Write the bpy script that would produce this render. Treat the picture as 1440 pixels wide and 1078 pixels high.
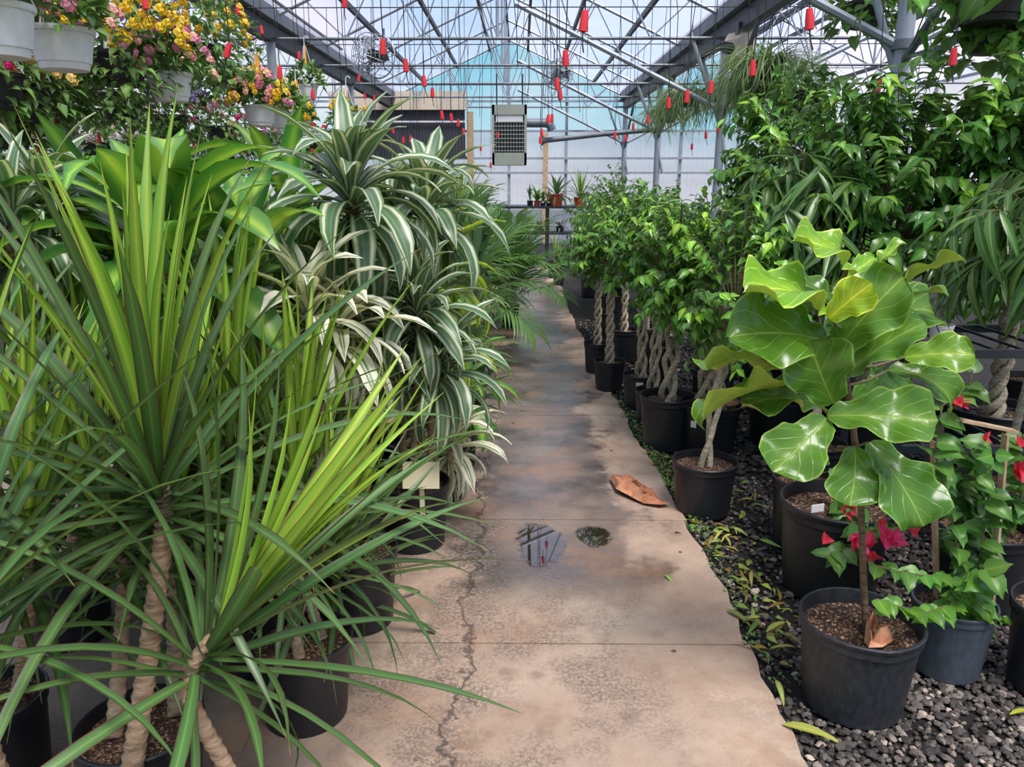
import bpy, math, random
import numpy as np
from mathutils import Vector, Matrix, Euler

for o in list(bpy.data.objects):
    bpy.data.objects.remove(o)
SC = bpy.context.scene
COL = SC.collection
R = random.Random(11)
PI = math.pi
V3 = Vector


def lin(r, g, b):
    def f(c):
        c /= 255.0
        return c / 12.92 if c <= 0.04045 else ((c + 0.055) / 1.055) ** 2.4
    return (f(r), f(g), f(b), 1.0)


# ------------------------------------------------------------ camera, sky, sun, exposure
cam_d = bpy.data.cameras.new('camera')
cam_d.sensor_width = 36.0
cam_d.lens = 27.0
cam_d.clip_end = 300
cam = bpy.data.objects.new('camera', cam_d)
COL.objects.link(cam)
cam.location = (0, 0, 1.6)
cam.rotation_euler = (math.radians(90 - 14.9), 0, 0.01074)
SC.camera = cam

SC.view_settings.view_transform = 'Standard'
SC.view_settings.look = 'None'
SC.view_settings.exposure = 0.3
SC.view_settings.gamma = 1.0
SC.view_settings.use_curve_mapping = False

wd = bpy.data.worlds.new('sky')
SC.world = wd
wd.use_nodes = True
nt = wd.node_tree
nt.nodes.clear()
N = nt.nodes.new
out = N('ShaderNodeOutputWorld')
bg = N('ShaderNodeBackground')
bg.inputs['Strength'].default_value = 0.8
tc = N('ShaderNodeTexCoord')
sep = N('ShaderNodeSeparateXYZ')
nt.links.new(tc.outputs['Generated'], sep.inputs[0])
rmp = N('ShaderNodeValToRGB')
rmp.color_ramp.elements[0].position = 0.0
rmp.color_ramp.elements[0].color = lin(244, 245, 250)
rmp.color_ramp.elements[1].position = 1.0
rmp.color_ramp.elements[1].color = lin(170, 200, 240)
e = rmp.color_ramp.elements.new(0.06)
e.color = lin(176, 228, 246)
e = rmp.color_ramp.elements.new(0.2)
e.color = lin(132, 214, 244)
nt.links.new(sep.outputs['Z'], rmp.inputs[0])
nz = N('ShaderNodeTexNoise')
nz.inputs['Scale'].default_value = 3.2
nz.inputs['Detail'].default_value = 6
nt.links.new(tc.outputs['Generated'], nz.inputs['Vector'])
mr = N('ShaderNodeMapRange')
mr.inputs['From Min'].default_value = 0.45
mr.inputs['From Max'].default_value = 0.62
nt.links.new(nz.outputs[0], mr.inputs['Value'])
mx = N('ShaderNodeMix')
mx.data_type = 'RGBA'
nt.links.new(mr.outputs[0], mx.inputs['Factor'])
nt.links.new(rmp.outputs[0], mx.inputs[6])
mx.inputs[7].default_value = lin(250, 250, 255)
nt.links.new(mx.outputs[2], bg.inputs['Color'])
nt.links.new(bg.outputs[0], out.inputs[0])

sun_d = bpy.data.lights.new('sun', 'SUN')
sun_d.energy = 8.0
sun_d.angle = math.radians(24)
sun_d.color = (1.0, 0.95, 0.86)
sun = bpy.data.objects.new('sun', sun_d)
COL.objects.link(sun)
sun.location = (0, 0, 12)
sun.rotation_euler = Euler((math.radians(24), math.radians(14), 0))


# ------------------------------------------------------------ node helpers
def newmat(name):
    m = bpy.data.materials.new(name)
    m.use_nodes = True
    m.node_tree.nodes.clear()
    return m, m.node_tree


class NT:
    def __init__(s, t):
        s.t = t

    def n(s, typ, **kw):
        d = s.t.nodes.new('ShaderNode' + typ)
        for k, v in kw.items():
            setattr(d, k, v)
        return d

    def put(s, sock, v):
        if hasattr(v, 'links'):
            s.t.links.new(v, sock)
        else:
            sock.default_value = v

    def math(s, op, a, b=0.0, c=None, clamp=False):
        d = s.n('Math', operation=op, use_clamp=clamp)
        s.put(d.inputs[0], a)
        s.put(d.inputs[1], b)
        if c is not None:
            s.put(d.inputs[2], c)
        return d.outputs[0]

    def mix(s, f, a, b, typ='MIX'):
        d = s.n('Mix', data_type='RGBA', blend_type=typ)
        s.put(d.inputs['Factor'], f)
        s.put(d.inputs[6], a)
        s.put(d.inputs[7], b)
        return d.outputs[2]

    def ramp(s, f, stops, interp='LINEAR'):
        d = s.n('ValToRGB')
        cr = d.color_ramp
        cr.interpolation = interp
        cr.elements[0].position, cr.elements[0].color = stops[0]
        cr.elements[1].position, cr.elements[1].color = stops[-1]
        for p, c in stops[1:-1]:
            e = cr.elements.new(p)
            e.color = c
        s.put(d.inputs[0], f)
        return d.outputs[0]

    def noise(s, vec, scale, detail=4, rough=0.55):
        d = s.n('TexNoise')
        if vec is not None:
            s.put(d.inputs['Vector'], vec)
        d.inputs['Scale'].default_value = scale
        d.inputs['Detail'].default_value = detail
        d.inputs['Roughness'].default_value = rough
        return d.outputs[0]

    def rng(s, v, a, b, c=0.0, d=1.0, smooth=False):
        m = s.n('MapRange')
        if smooth:
            m.interpolation_type = 'SMOOTHSTEP'
        s.put(m.inputs['Value'], v)
        for k, x in zip(('From Min', 'From Max', 'To Min', 'To Max'), (a, b, c, d)):
            m.inputs[k].default_value = x
        return m.outputs[0]

    def bump(s, h, strength=0.3, dist=0.01):
        b = s.n('Bump')
        s.put(b.inputs['Height'], h)
        b.inputs['Strength'].default_value = strength
        b.inputs['Distance'].default_value = dist
        return b.outputs[0]

    def out(s, sh):
        o = s.n('OutputMaterial')
        s.t.links.new(sh, o.inputs[0])


def solid(name, col, rough=0.5, metal=0.0, vary=0.0, scale=8.0, bump=0.0, spec=0.5, col2=None):
    m, t = newmat(name)
    k = NT(t)
    p = k.n('BsdfPrincipled')
    p.inputs['Roughness'].default_value = rough
    p.inputs['Metallic'].default_value = metal
    p.inputs['Specular IOR Level'].default_value = spec
    c = col
    if vary or bump or col2:
        co = k.n('TexCoord').outputs['Object']
        nz = k.noise(co, scale, 5)
        c2 = col2 if col2 else tuple(max(0, x * (1 - vary)) for x in col[:3]) + (1,)
        c = k.mix(k.rng(nz, 0.35, 0.65), col, c2)
        if bump:
            k.put(p.inputs['Normal'], k.bump(nz, bump))
    k.put(p.inputs['Base Color'], c)
    k.out(p.outputs[0])
    return m


def leafmat(name, stops, under=None, rough=0.38, transl=0.28, merged=False, streak=0.0, tip=None, veins=None,
            val=(0.72, 1.25), hue=(0.485, 0.512), spec=0.5):
    """Ramp runs from the midrib (0) to the leaf edge (1)."""
    m, t = newmat(name)
    k = NT(t)
    uv = k.n('UVMap')
    uv.uv_map = 'UVMap'
    sp = k.n('SeparateXYZ')
    k.put(sp.inputs[0], uv.outputs[0])
    u, v = sp.outputs[0], sp.outputs[1]
    x = k.math('ABSOLUTE', k.math('MULTIPLY_ADD', u, 2.0, -1.0))
    if merged:
        at = k.n('Attribute')
        at.attribute_name = 'rnd'
        rnd = at.outputs['Fac']
    else:
        oi = k.n('ObjectInfo')
        rnd = oi.outputs['Random']
    xr = x
    if streak:
        cv = k.n('CombineXYZ')
        k.put(cv.inputs[0], k.math('MULTIPLY', u, 14.0))
        k.put(cv.inputs[1], k.math('MULTIPLY', v, 1.2))
        k.put(cv.inputs[2], k.math('MULTIPLY', rnd, 50.0))
        nz = k.noise(cv.outputs[0], 1.0, 3)
        xr = k.math('ADD', x, k.math('MULTIPLY', k.math('SUBTRACT', nz, 0.5), streak))
    c = k.ramp(xr, stops)
    nrm = None
    if veins:
        cnt, slant, vc, amt = veins
        ph = k.math('FRACT', k.math('SUBTRACT', k.math('MULTIPLY', v, cnt), k.math('MULTIPLY', x, slant)))
        d = k.math('ABSOLUTE', k.math('SUBTRACT', ph, 0.5))
        side = k.rng(d, 0.0, 0.05, 1.0, 0.0, True)
        mid = k.rng(x, 0.0, 0.045, 1.0, 0.0, True)
        vm = k.math('MAXIMUM', k.math('MULTIPLY', side, 0.7), mid)
        c = k.mix(k.math('MULTIPLY', vm, amt), c, vc)
        nrm = k.bump(k.math('SUBTRACT', 1.0, vm), 0.35, 0.004)
    if tip:
        f = k.rng(v, tip[0], 1.0, 0.0, 1.0, True)
        c = k.mix(f, c, tip[1])
    h = k.n('HueSaturation')
    k.put(h.inputs['Hue'], k.rng(rnd, 0, 1, hue[0], hue[1]))
    rv = k.math('FRACT', k.math('MULTIPLY', rnd, 17.31))
    k.put(h.inputs['Value'], k.rng(rv, 0, 1, val[0], val[1]))
    k.put(h.inputs['Color'], c)
    c = h.outputs[0]
    if not merged:
        c = k.mix(1.0, c, oi.outputs['Color'], 'MULTIPLY')
    if under:
        gm = k.n('NewGeometry')
        c = k.mix(k.math('MULTIPLY', gm.outputs['Backfacing'], 0.7), c, under)
    p = k.n('BsdfPrincipled')
    k.put(p.inputs['Base Color'], c)
    p.inputs['Roughness'].default_value = rough
    p.inputs['Specular IOR Level'].default_value = spec
    if nrm is not None:
        k.put(p.inputs['Normal'], nrm)
    tr = k.n('BsdfTranslucent')
    k.put(tr.inputs['Color'], k.mix(1.0, c, (1.0, 1.0, 0.55, 1), 'MULTIPLY'))
    ms = k.n('MixShader')
    ms.inputs[0].default_value = transl
    t.links.new(p.outputs[0], ms.inputs[1])
    t.links.new(tr.outputs[0], ms.inputs[2])
    k.out(ms.outputs[0])
    return m


# ------------------------------------------------------------ mesh helpers
class Geo:
    def __init__(s):
        s.v, s.f = [], []

    def add(s, vs, fs):
        b = len(s.v)
        s.v += [tuple(x) for x in vs]
        s.f += [tuple(i + b for i in f) for f in fs]
        return s

    def box(s, c, size, rot=None):
        x, y, z = (q / 2 for q in size)
        P = [V3((a, b, d)) for d in (-z, z) for a, b in ((-x, -y), (x, -y), (x, y), (-x, y))]
        if rot is not None:
            P = [rot @ p for p in P]
        return s.add([p + V3(c) for p in P],
                     [(3, 2, 1, 0), (4, 5, 6, 7), (0, 1, 5, 4), (1, 2, 6, 5), (2, 3, 7, 6), (3, 0, 4, 7)])

    def tube(s, pts, rad, n=8, cap=True):
        pts = [V3(p) for p in pts]
        if not hasattr(rad, '__len__'):
            rad = [rad] * len(pts)
        vs, fs = [], []
        ref = None
        for i, p in enumerate(pts):
            d = (pts[min(i + 1, len(pts) - 1)] - pts[max(i - 1, 0)]).normalized()
            if ref is None:
                ref = V3((1, 0, 0)) if abs(d.x) < 0.8 else V3((0, 1, 0))
            a = (ref - d * ref.dot(d)).normalized()
            ref = a
            b = d.cross(a)
            for j in range(n):
                t = 2 * PI * j / n
                vs.append(p + (a * math.cos(t) + b * math.sin(t)) * rad[i])
        for i in range(len(pts) - 1):
            for j in range(n):
                k = (j + 1) % n
                fs.append((i * n + j, i * n + k, (i + 1) * n + k, (i + 1) * n + j))
        if cap:
            fs.append(tuple(range(n - 1, -1, -1)))
            fs.append(tuple((len(pts) - 1) * n + j for j in range(n)))
        return s.add(vs, fs)

    def lathe(s, prof, n=28, c=(0, 0, 0), fn=None, cap=True):
        vs, fs = [], []
        for r, z in prof:
            for j in range(n):
                t = 2 * PI * j / n
                rr = r * (fn(t, z) if fn else 1)
                vs.append((c[0] + rr * math.cos(t), c[1] + rr * math.sin(t), c[2] + z))
        for i in range(len(prof) - 1):
            for j in range(n):
                k = (j + 1) % n
                fs.append((i * n + j, i * n + k, (i + 1) * n + k, (i + 1) * n + j))
        if cap:
            fs.append(tuple(range(n - 1, -1, -1)))
            fs.append(tuple((len(prof) - 1) * n + j for j in range(n)))
        return s.add(vs, fs)

    def mesh(s, name, mat, smooth=False, uv=None):
        me = bpy.data.meshes.new(name)
        me.from_pydata(s.v, [], s.f)
        if smooth:
            me.polygons.foreach_set('use_smooth', [True] * len(me.polygons))
            try:
                me.set_sharp_from_angle(angle=math.radians(40))
            except Exception:
                pass
        me.materials.append(mat)
        me.update()
        return me


def ob(name, data, parent=None, M=None, kind=None, label=None, cat=None, group=None, color=None):
    o = bpy.data.objects.new(name, data)
    COL.objects.link(o)
    if parent is not None:
        o.parent = parent
    if M is not None:
        if isinstance(M, Matrix):
            o.matrix_basis = M
        else:
            o.location = M
    if kind:
        o['kind'] = kind
    if label:
        o['label'] = label
    if cat:
        o['category'] = cat
    if group:
        o['group'] = group
    if color:
        o.color = color
    return o


def thing(name, label, cat, loc=(0, 0, 0), group=None):
    return ob(name, None, None, V3(loc), None, label, cat, group)


def struct(name, data=None, loc=(0, 0, 0)):
    return ob(name, data, None, V3(loc), 'structure')


def frame(p, d, n, sx=1.0, sy=1.0, sz=None):
    y = V3(d).normalized()
    z = V3(n) - y * V3(n).dot(y)
    if z.length < 1e-3:
        z = V3((1, 0.1, 0.3)) - y * V3((1, 0.1, 0.3)).dot(y)
    z.normalize()
    x = y.cross(z)
    sz = sz if sz is not None else sy
    return Matrix(((x.x * sx, y.x * sy, z.x * sz, p[0]), (x.y * sx, y.y * sy, z.y * sz, p[1]),
                   (x.z * sx, y.z * sy, z.z * sz, p[2]), (0, 0, 0, 1)))


# leaf template: grid of quads, along +Y, upper face +Z
def leaf_grid(L, W_, prof, nv=8, nu=3, droop=0.6, p=1.5, fold=0.35, ripple=0.0, a0=0.0, twist=0.0, rf=4.0, rs=0, side=0.0):
    rr = random.Random(rs)
    ph = rr.random() * 6
    V, F, UV = [], [], []
    y = z = 0.0
    ang = a0
    c = []
    for i in range(nv + 1):
        v = i / nv
        c.append((y, z, ang))
        ang = a0 - droop * ((i + 0.5) / nv) ** p
        y += math.cos(ang) * L / nv
        z += math.sin(ang) * L / nv
    for i in range(nv + 1):
        v = i / nv
        y, z, ang = c[i]
        w = W_ / 2 * max(prof(v), 0.02)
        tw = twist * v
        for j in range(nu):
            u = j / (nu - 1) * 2 - 1
            x = u * w * math.cos(fold)
            h = abs(u) * w * math.sin(fold)
            h += ripple * W_ * abs(u) ** 1.5 * math.sin(v * rf * 2 * PI + ph + (1.3 if u > 0 else 0)) * min(1, 3 * v)
            x, h = x * math.cos(tw) - h * math.sin(tw), x * math.sin(tw) + h * math.cos(tw)
            V.append((x + side * v * v * L, y - math.sin(ang) * h, z + math.cos(ang) * h))
            UV.append((j / (nu - 1), v))
    for i in range(nv):
        for j in range(nu - 1):
            a = i * nu + j
            F.append((a, a + 1, a + nu + 1, a + nu))
    return np.array(V, float), np.array(F, int), np.array(UV, float)


def np_mesh(name, V, F, UV, mat, rnd=None):
    me = bpy.data.meshes.new(name)
    nvx, nf = len(V), len(F)
    k = F.shape[1]
    me.vertices.add(nvx)
    me.vertices.foreach_set('co', V.astype(np.float32).ravel())
    me.loops.add(nf * k)
    me.loops.foreach_set('vertex_index', F.astype(np.int32).ravel())
    me.polygons.add(nf)
    me.polygons.foreach_set('loop_start', np.arange(0, nf * k, k, dtype=np.int32))
    me.polygons.foreach_set('use_smooth', np.ones(nf, dtype=bool))
    if UV is not None:
        uvl = me.uv_layers.new(name='UVMap')
        uvl.data.foreach_set('uv', UV[F.ravel()].astype(np.float32).ravel())
    if rnd is not None:
        at = me.attributes.new('rnd', 'FLOAT', 'POINT')
        at.data.foreach_set('value', rnd.astype(np.float32))
    me.materials.append(mat)
    me.update(calc_edges=True)
    return me


class Leaves:
    """A kind of leaf: templates, one shared mesh each, and a joined version for uncountable inner foliage."""

    def __init__(s, tpls, mat, mat_m):
        s.t = tpls
        s.mat_m = mat_m
        s.m = [np_mesh('leaf', *t, mat) for t in tpls]

    def put(s, parent, M, i=None, color=None, name='leaf'):
        return ob(name, s.m[R.randrange(len(s.m)) if i is None else i], parent, M, color=color)

    def join(s, name, parent, Ms, kind='stuff'):
        if not Ms:
            return None
        Vs, Fs, Us, Rs = [], [], [], []
        b = 0
        for M in Ms:
            V, F, U = s.t[R.randrange(len(s.t))]
            A = np.array(M)
            Vs.append(V @ A[:3, :3].T + A[:3, 3])
            Fs.append(F + b)
            Us.append(U)
            Rs.append(np.full(len(V), R.random()))
            b += len(V)
        me = np_mesh(name, np.concatenate(Vs), np.concatenate(Fs), np.concatenate(Us), s.mat_m, np.concatenate(Rs))
        return ob(name, me, parent, kind=kind)


def rnd_dir(zmin=-1, zmax=1):
    z = R.uniform(zmin, zmax)
    a = R.uniform(0, 2 * PI)
    r = math.sqrt(max(0, 1 - z * z))
    return V3((r * math.cos(a), r * math.sin(a), z))


def perp(a):
    b = a.cross(V3((0, 0, 1)))
    if b.length < 0.1:
        b = a.cross(V3((0, 1, 0)))
    return b.normalized()


# ------------------------------------------------------------ materials
M_black = solid('black_plastic', lin(32, 34, 40), 0.42, vary=0.25, scale=6, bump=0.05)
M_black2 = solid('dusty_black_plastic', lin(50, 52, 58), 0.5, col2=lin(32, 34, 39), scale=9, bump=0.08)
M_grey_pot = solid('grey_worn_plastic', lin(84, 90, 102), 0.45, vary=0.3, scale=7)
M_white_pot = solid('white_basket_plastic', lin(243, 243, 245), 0.5, vary=0.08, scale=5)
M_beige_pot = solid('beige_plastic', lin(205, 196, 182), 0.5, vary=0.1)
M_red_pot = solid('red_clay_plastic', lin(196, 74, 48), 0.5, vary=0.15)
M_soil, _t = newmat('potting_soil')
_k = NT(_t)
_vo = _k.n('TexVoronoi')
_vo.inputs['Scale'].default_value = 26
_k.put(_vo.inputs['Vector'], _k.n('TexCoord').outputs['Object'])
_sp = _k.n('SeparateColor')
_k.put(_sp.inputs[0], _vo.outputs['Color'])
_p = _k.n('BsdfPrincipled')
_k.put(_p.inputs['Base Color'], _k.ramp(_sp.outputs[0], [(0.0, lin(38, 26, 20)), (0.55, lin(70, 50, 38)), (0.82, lin(120, 88, 64)), (1.0, lin(186, 150, 116))]))
_p.inputs['Roughness'].default_value = 0.9
_k.put(_p.inputs['Normal'], _k.bump(_k.math('MULTIPLY', _sp.outputs[1], 1.0), 0.9, 0.01))
_k.out(_p.outputs[0])
M_steel = solid('galvanised_steel', lin(168, 176, 186), 0.5, metal=0.35, vary=0.2, scale=5)
M_steel_d = solid('weathered_steel', lin(120, 126, 134), 0.55, metal=0.3, vary=0.25, scale=4)
M_dark_metal = solid('dark_metal', lin(62, 66, 72), 0.5, metal=0.3, vary=0.2)
M_white_metal = solid('white_painted_metal', lin(214, 216, 220), 0.5, vary=0.1)
M_red = solid('red_plastic', lin(226, 48, 58), 0.42)
M_tube = solid('black_tubing', lin(38, 38, 42), 0.5)
M_orange = solid('orange_tag', lin(248, 176, 40), 0.5)
M_orange2 = solid('orange_card', lin(240, 130, 60), 0.6)
M_white = solid('white_card', lin(236, 236, 232), 0.6)
M_cream = solid('cream_card', lin(226, 214, 178), 0.6)
M_wood = solid('raw_wood', lin(206, 178, 146), 0.7, col2=lin(176, 146, 112), scale=25)
M_card = solid('cardboard', lin(178, 142, 112), 0.8, vary=0.15)
M_heater = solid('heater_enamel', lin(158, 164, 152), 0.45, vary=0.1)
M_beige = solid('beige_enamel', lin(214, 200, 178), 0.55, vary=0.1)
M_green_tape = solid('green_tape', lin(24, 120, 96), 0.5)
M_dead = solid('dead_leaf', lin(208, 152, 116), 0.8, col2=lin(160, 98, 66), scale=14, bump=0.5)
M_curtain = solid('dark_corrugated_sheet', lin(64, 64, 72), 0.6, vary=0.15)


def cane_mat(name, a, b):
    m, t = newmat(name)
    k = NT(t)
    co = k.n('TexCoord').outputs['Object']
    mp = k.n('Mapping')
    mp.inputs['Scale'].default_value = (25, 25, 90)
    k.put(mp.inputs[0], co)
    nz = k.noise(mp.outputs[0], 1.0, 4)
    p = k.n('BsdfPrincipled')
    k.put(p.inputs['Base Color'], k.ramp(nz, [(0.3, a), (0.7, b)]))
    p.inputs['Roughness'].default_value = 0.8
    k.put(p.inputs['Normal'], k.bump(nz, 0.6))
    k.out(p.outputs[0])
    return m


M_cane = cane_mat('ringed_cane', lin(118, 94, 74), lin(188, 160, 132))
M_cane_d = cane_mat('dark_cane', lin(72, 58, 46), lin(130, 104, 80))
M_bark = cane_mat('ficus_bark', lin(146, 130, 108), lin(206, 194, 170))
M_twig = cane_mat('green_twig', lin(92, 88, 56), lin(126, 116, 80))


def film(name, f, tint, col):
    m, t = newmat(name)
    k = NT(t)
    tr = k.n('BsdfTransparent')
    tr.inputs[0].default_value = tint
    tl = k.n('BsdfTranslucent')
    df = k.n('BsdfDiffuse')
    co = k.n('TexCoord').outputs['Object']
    nz = k.noise(co, 1.3, 4)
    c = k.mix(k.rng(nz, 0.3, 0.7), col, tuple(x * 0.88 for x in col[:3]) + (1,))
    k.put(tl.inputs[0], c)
    k.put(df.inputs[0], c)
    a = k.n('MixShader')
    a.inputs[0].default_value = 0.35
    t.links.new(tl.outputs[0], a.inputs[1])
    t.links.new(df.outputs[0], a.inputs[2])
    b = k.n('MixShader')
    b.inputs[0].default_value = f
    t.links.new(tr.outputs[0], b.inputs[1])
    t.links.new(a.outputs[0], b.inputs[2])
    k.out(b.outputs[0])
    return m


M_film = film('milky_roof_film', 0.5, (0.93, 0.93, 1, 1), lin(192, 188, 216))
M_sheet = film('milky_wall_sheet', 0.58, (0.97, 0.96, 1, 1), lin(244, 240, 246))


def glass(name):
    m, t = newmat(name)
    k = NT(t)
    tr = k.n('BsdfTransparent')
    tr.inputs[0].default_value = (0.86, 0.95, 0.97, 1)
    gl = k.n('BsdfGlossy')
    gl.inputs['Roughness'].default_value = 0.1
    a = k.n('MixShader')
    a.inputs[0].default_value = 0.08
    t.links.new(tr.outputs[0], a.inputs[1])
    t.links.new(gl.outputs[0], a.inputs[2])
    k.out(a.outputs[0])
    return m


M_glass = glass('clear_glazing')


def concrete():
    m, t = newmat('stained_concrete')
    k = NT(t)
    co = k.n('TexCoord').outputs['Object']
    sp = k.n('SeparateXYZ')
    k.put(sp.inputs[0], co)
    x, y = sp.outputs[0], sp.outputs[1]
    big = k.noise(co, 1.1, 5, 0.6)
    mid = k.noise(co, 4.5, 6, 0.65)
    mp = k.n('Mapping')
    mp.inputs['Scale'].default_value = (1.0, 3.0, 1.0)
    k.put(mp.inputs[0], co)
    fine = k.noise(mp.outputs[0], 26, 6, 0.7)
    grit = k.noise(co, 120, 4, 0.7)
    dry = k.ramp(big, [(0.25, lin(158, 132, 112)), (0.5, lin(188, 163, 141)), (0.75, lin(212, 194, 172))])
    dry = k.mix(k.rng(mid, 0.45, 0.7, 0, 0.5), dry, lin(150, 128, 116))
    # wet streak down the middle of the walk, ragged by noise
    off = k.math('ADD', x, k.math('MULTIPLY', k.math('SUBTRACT', big, 0.5), 0.9))
    dist = k.math('ABSOLUTE', k.math('SUBTRACT', off, 0.12))
    wet = k.rng(k.math('ADD', dist, k.math('MULTIPLY', k.math('SUBTRACT', mid, 0.5), 0.7)), 0.3, 0.5, 1.0, 0.0, True)
    far = k.rng(y, 2.55, 3.0, 0.12, 1.0, True)
    band = k.rng(k.noise(mp.outputs[0], 0.55, 3), 0.42, 0.58, 0.72, 1.0, True)
    wet = k.math('MULTIPLY', k.math('MULTIPLY', wet, far), band)
    wc = k.ramp(mid, [(0.35, lin(74, 66, 64)), (0.65, lin(118, 109, 105))])
    c = k.mix(wet, dry, wc)
    # dark mould specks and stains, plus painted shade under the left plants
    lft = k.rng(x, 0.25, 0.7, 1.0, 0.3, True)
    plant_shade = k.rng(k.math('ADD', x, k.math('MULTIPLY', k.math('SUBTRACT', mid, 0.5), 0.6)), -0.75, -0.5, 0.75, 0.0, True)
    c = k.mix(plant_shade, c, lin(112, 104, 100))  # grey shade of the left-hand plants, painted into the concrete colour
    st = k.math('MULTIPLY', k.rng(k.noise(co, 2.6, 5, 0.65), 0.42, 0.6, 0, 1, True), k.rng(k.noise(co, 75, 6, 0.8), 0.38, 0.62, 0, 1, True))
    c = k.mix(k.math('MULTIPLY', k.math('MULTIPLY', st, 0.8), lft), c, lin(84, 74, 70))
    blot = k.math('MULTIPLY', k.rng(k.noise(co, 7.0, 4, 0.6), 0.56, 0.7, 0, 0.5, True), lft)
    c = k.mix(blot, c, lin(112, 96, 86))
    rust = k.rng(k.noise(co, 1.9, 5, 0.7), 0.48, 0.66, 0, 0.6, True)
    c = k.mix(rust, c, lin(152, 118, 94))
    wob = k.math('MULTIPLY', k.math('SUBTRACT', k.noise(co, 3.5, 5, 0.7), 0.5), 0.34)
    cl = k.math('ABSOLUTE', k.math('ADD', k.math('ADD', x, 0.2), wob))
    c = k.mix(k.rng(cl, 0.003, 0.016, 0.75, 0.0, True), c, lin(66, 56, 50))
    mould = k.math('MULTIPLY', k.rng(cl, 0.02, 0.26, 1.0, 0.0, True), k.rng(k.noise(co, 60, 5, 0.8), 0.42, 0.56, 0, 0.8, True))
    c = k.mix(k.math('MULTIPLY', mould, k.rng(k.noise(co, 2.2, 3), 0.42, 0.6)), c, lin(52, 46, 44))
    spk = k.rng(grit, 0.58, 0.7, 0, 0.75, True)
    c = k.mix(k.math('MULTIPLY', spk, k.rng(big, 0.35, 0.6, 0.35, 1.0)), c, lin(60, 52, 50))
    p = k.n('BsdfPrincipled')
    k.put(p.inputs['Base Color'], c)
    k.put(p.inputs['Roughness'], k.rng(k.math('ADD', wet, k.math('MULTIPLY', k.math('SUBTRACT', fine, 0.5), 0.5)), 0.0, 1.0, 0.85, 0.2))
    h = k.math('ADD', k.math('MULTIPLY', fine, 0.6), k.math('MULTIPLY', grit, 0.4))
    k.put(p.inputs['Normal'], k.bump(h, 0.14, 0.006))
    k.out(p.outputs[0])
    return m


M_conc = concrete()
M_dirt = solid('dark_dirt', lin(42, 37, 34), 0.95, col2=lin(24, 22, 21), scale=22, bump=0.7)


def stone_mat():
    m, t = newmat('gravel_stone')
    k = NT(t)
    at = k.n('Attribute')
    at.attribute_name = 'rnd'
    c = k.ramp(at.outputs['Fac'], [(0.0, lin(54, 49, 46)), (0.45, lin(88, 80, 75)), (0.75, lin(122, 112, 104)), (0.9, lin(160, 144, 130)), (1.0, lin(204, 184, 166))])
    p = k.n('BsdfPrincipled')
    k.put(p.inputs['Base Color'], c)
    p.inputs['Roughness'].default_value = 0.7
    k.out(p.outputs[0])
    return m


M_stone = stone_mat()
M_water, _t = newmat('standing_water')
_k = NT(_t)
_tr = _k.n('BsdfTransparent')
_gl = _k.n('BsdfGlossy')
_gl.inputs['Roughness'].default_value = 0.02
_fr = _k.n('Fresnel')
_fr.inputs[0].default_value = 2.5
_ms = _k.n('MixShader')
_at = _k.n('Attribute')
_at.attribute_name = 'rnd'
_nz = _k.noise(_k.n('TexCoord').outputs['Object'], 22, 5, 0.7)
_rag = _k.rng(_k.math('ADD', _at.outputs['Fac'], _k.math('MULTIPLY', _k.math('SUBTRACT', _nz, 0.5), 0.9)), 0.8, 1.05, 1.0, 0.0, True)
_k.put(_ms.inputs[0], _k.math('MULTIPLY', _fr.outputs[0], _rag))
_k.put(_tr.inputs[0], _k.mix(_rag, (1, 1, 1, 1), (0.78, 0.77, 0.76, 1)))
_t.links.new(_tr.outputs[0], _ms.inputs[1])
_t.links.new(_gl.outputs[0], _ms.inputs[2])
_k.out(_ms.outputs[0])

# ============================================================ STRUCTURE
# ground and walk
ground = struct('ground', Geo().box((0, 14, -0.13), (44, 60, 0.2)).mesh('ground', M_dirt))
XE = [(-3, 0.84), (1.0, 0.83), (1.87, 0.82), (3.5, 0.812), (5.05, 0.735), (7.0, 0.66), (9.5, 0.62), (16, 0.62)]


def edge_x(y):
    for (a, p), (b, q) in zip(XE, XE[1:]):
        if y <= b:
            t = (y - a) / (b - a)
            return p + (q - p) * t
    return XE[-1][1]


walk = struct('floor')
joints = [-2.0, 0.6, 2.41, 3.44, 5.15, 6.95, 9.0, 11.1, 13.3, 15.6]
for a, b in zip(joints, joints[1:]):
    for x0, x1 in ((-3.2, -1.62), (-1.615, None)):
        g = Geo()
        ny = max(6, int((b - a) / 0.09))
        nx = 5
        top, bot = [], []
        for i in range(ny + 1):
            y = a + 0.003 + (b - a - 0.006) * i / ny
            xr = x1 if x1 is not None else edge_x(y) + R.uniform(-0.012, 0.012) + 0.012 * math.sin(y * 5)
            for j in range(nx + 1):
                top.append((x0 + (xr - x0) * j / nx, y, 0.0))
            bot += [(x0, y, -0.08), (xr + 0.01, y, -0.08)]
        nt_ = len(top)
        fs = []
        for i in range(ny):
            for j in range(nx):
                q = i * (nx + 1) + j
                fs.append((q, q + 1, q + nx + 2, q + nx + 1))
            l0, l1 = i * (nx + 1), (i + 1) * (nx + 1)
            fs.append((l0, l1, nt_ + 2 * i + 2, nt_ + 2 * i))
            fs.append((l1 + nx, l0 + nx, nt_ + 2 * i + 1, nt_ + 2 * i + 3))
        for i in (0, ny):
            l0 = i * (nx + 1)
            f = tuple(l0 + j for j in range(nx + 1)) + (nt_ + 2 * i + 1, nt_ + 2 * i)
            fs.append(f if i else f[::-1])
        g.add(top + bot, fs)
        ob('slab', g.mesh('slab', M_conc), walk)


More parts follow.
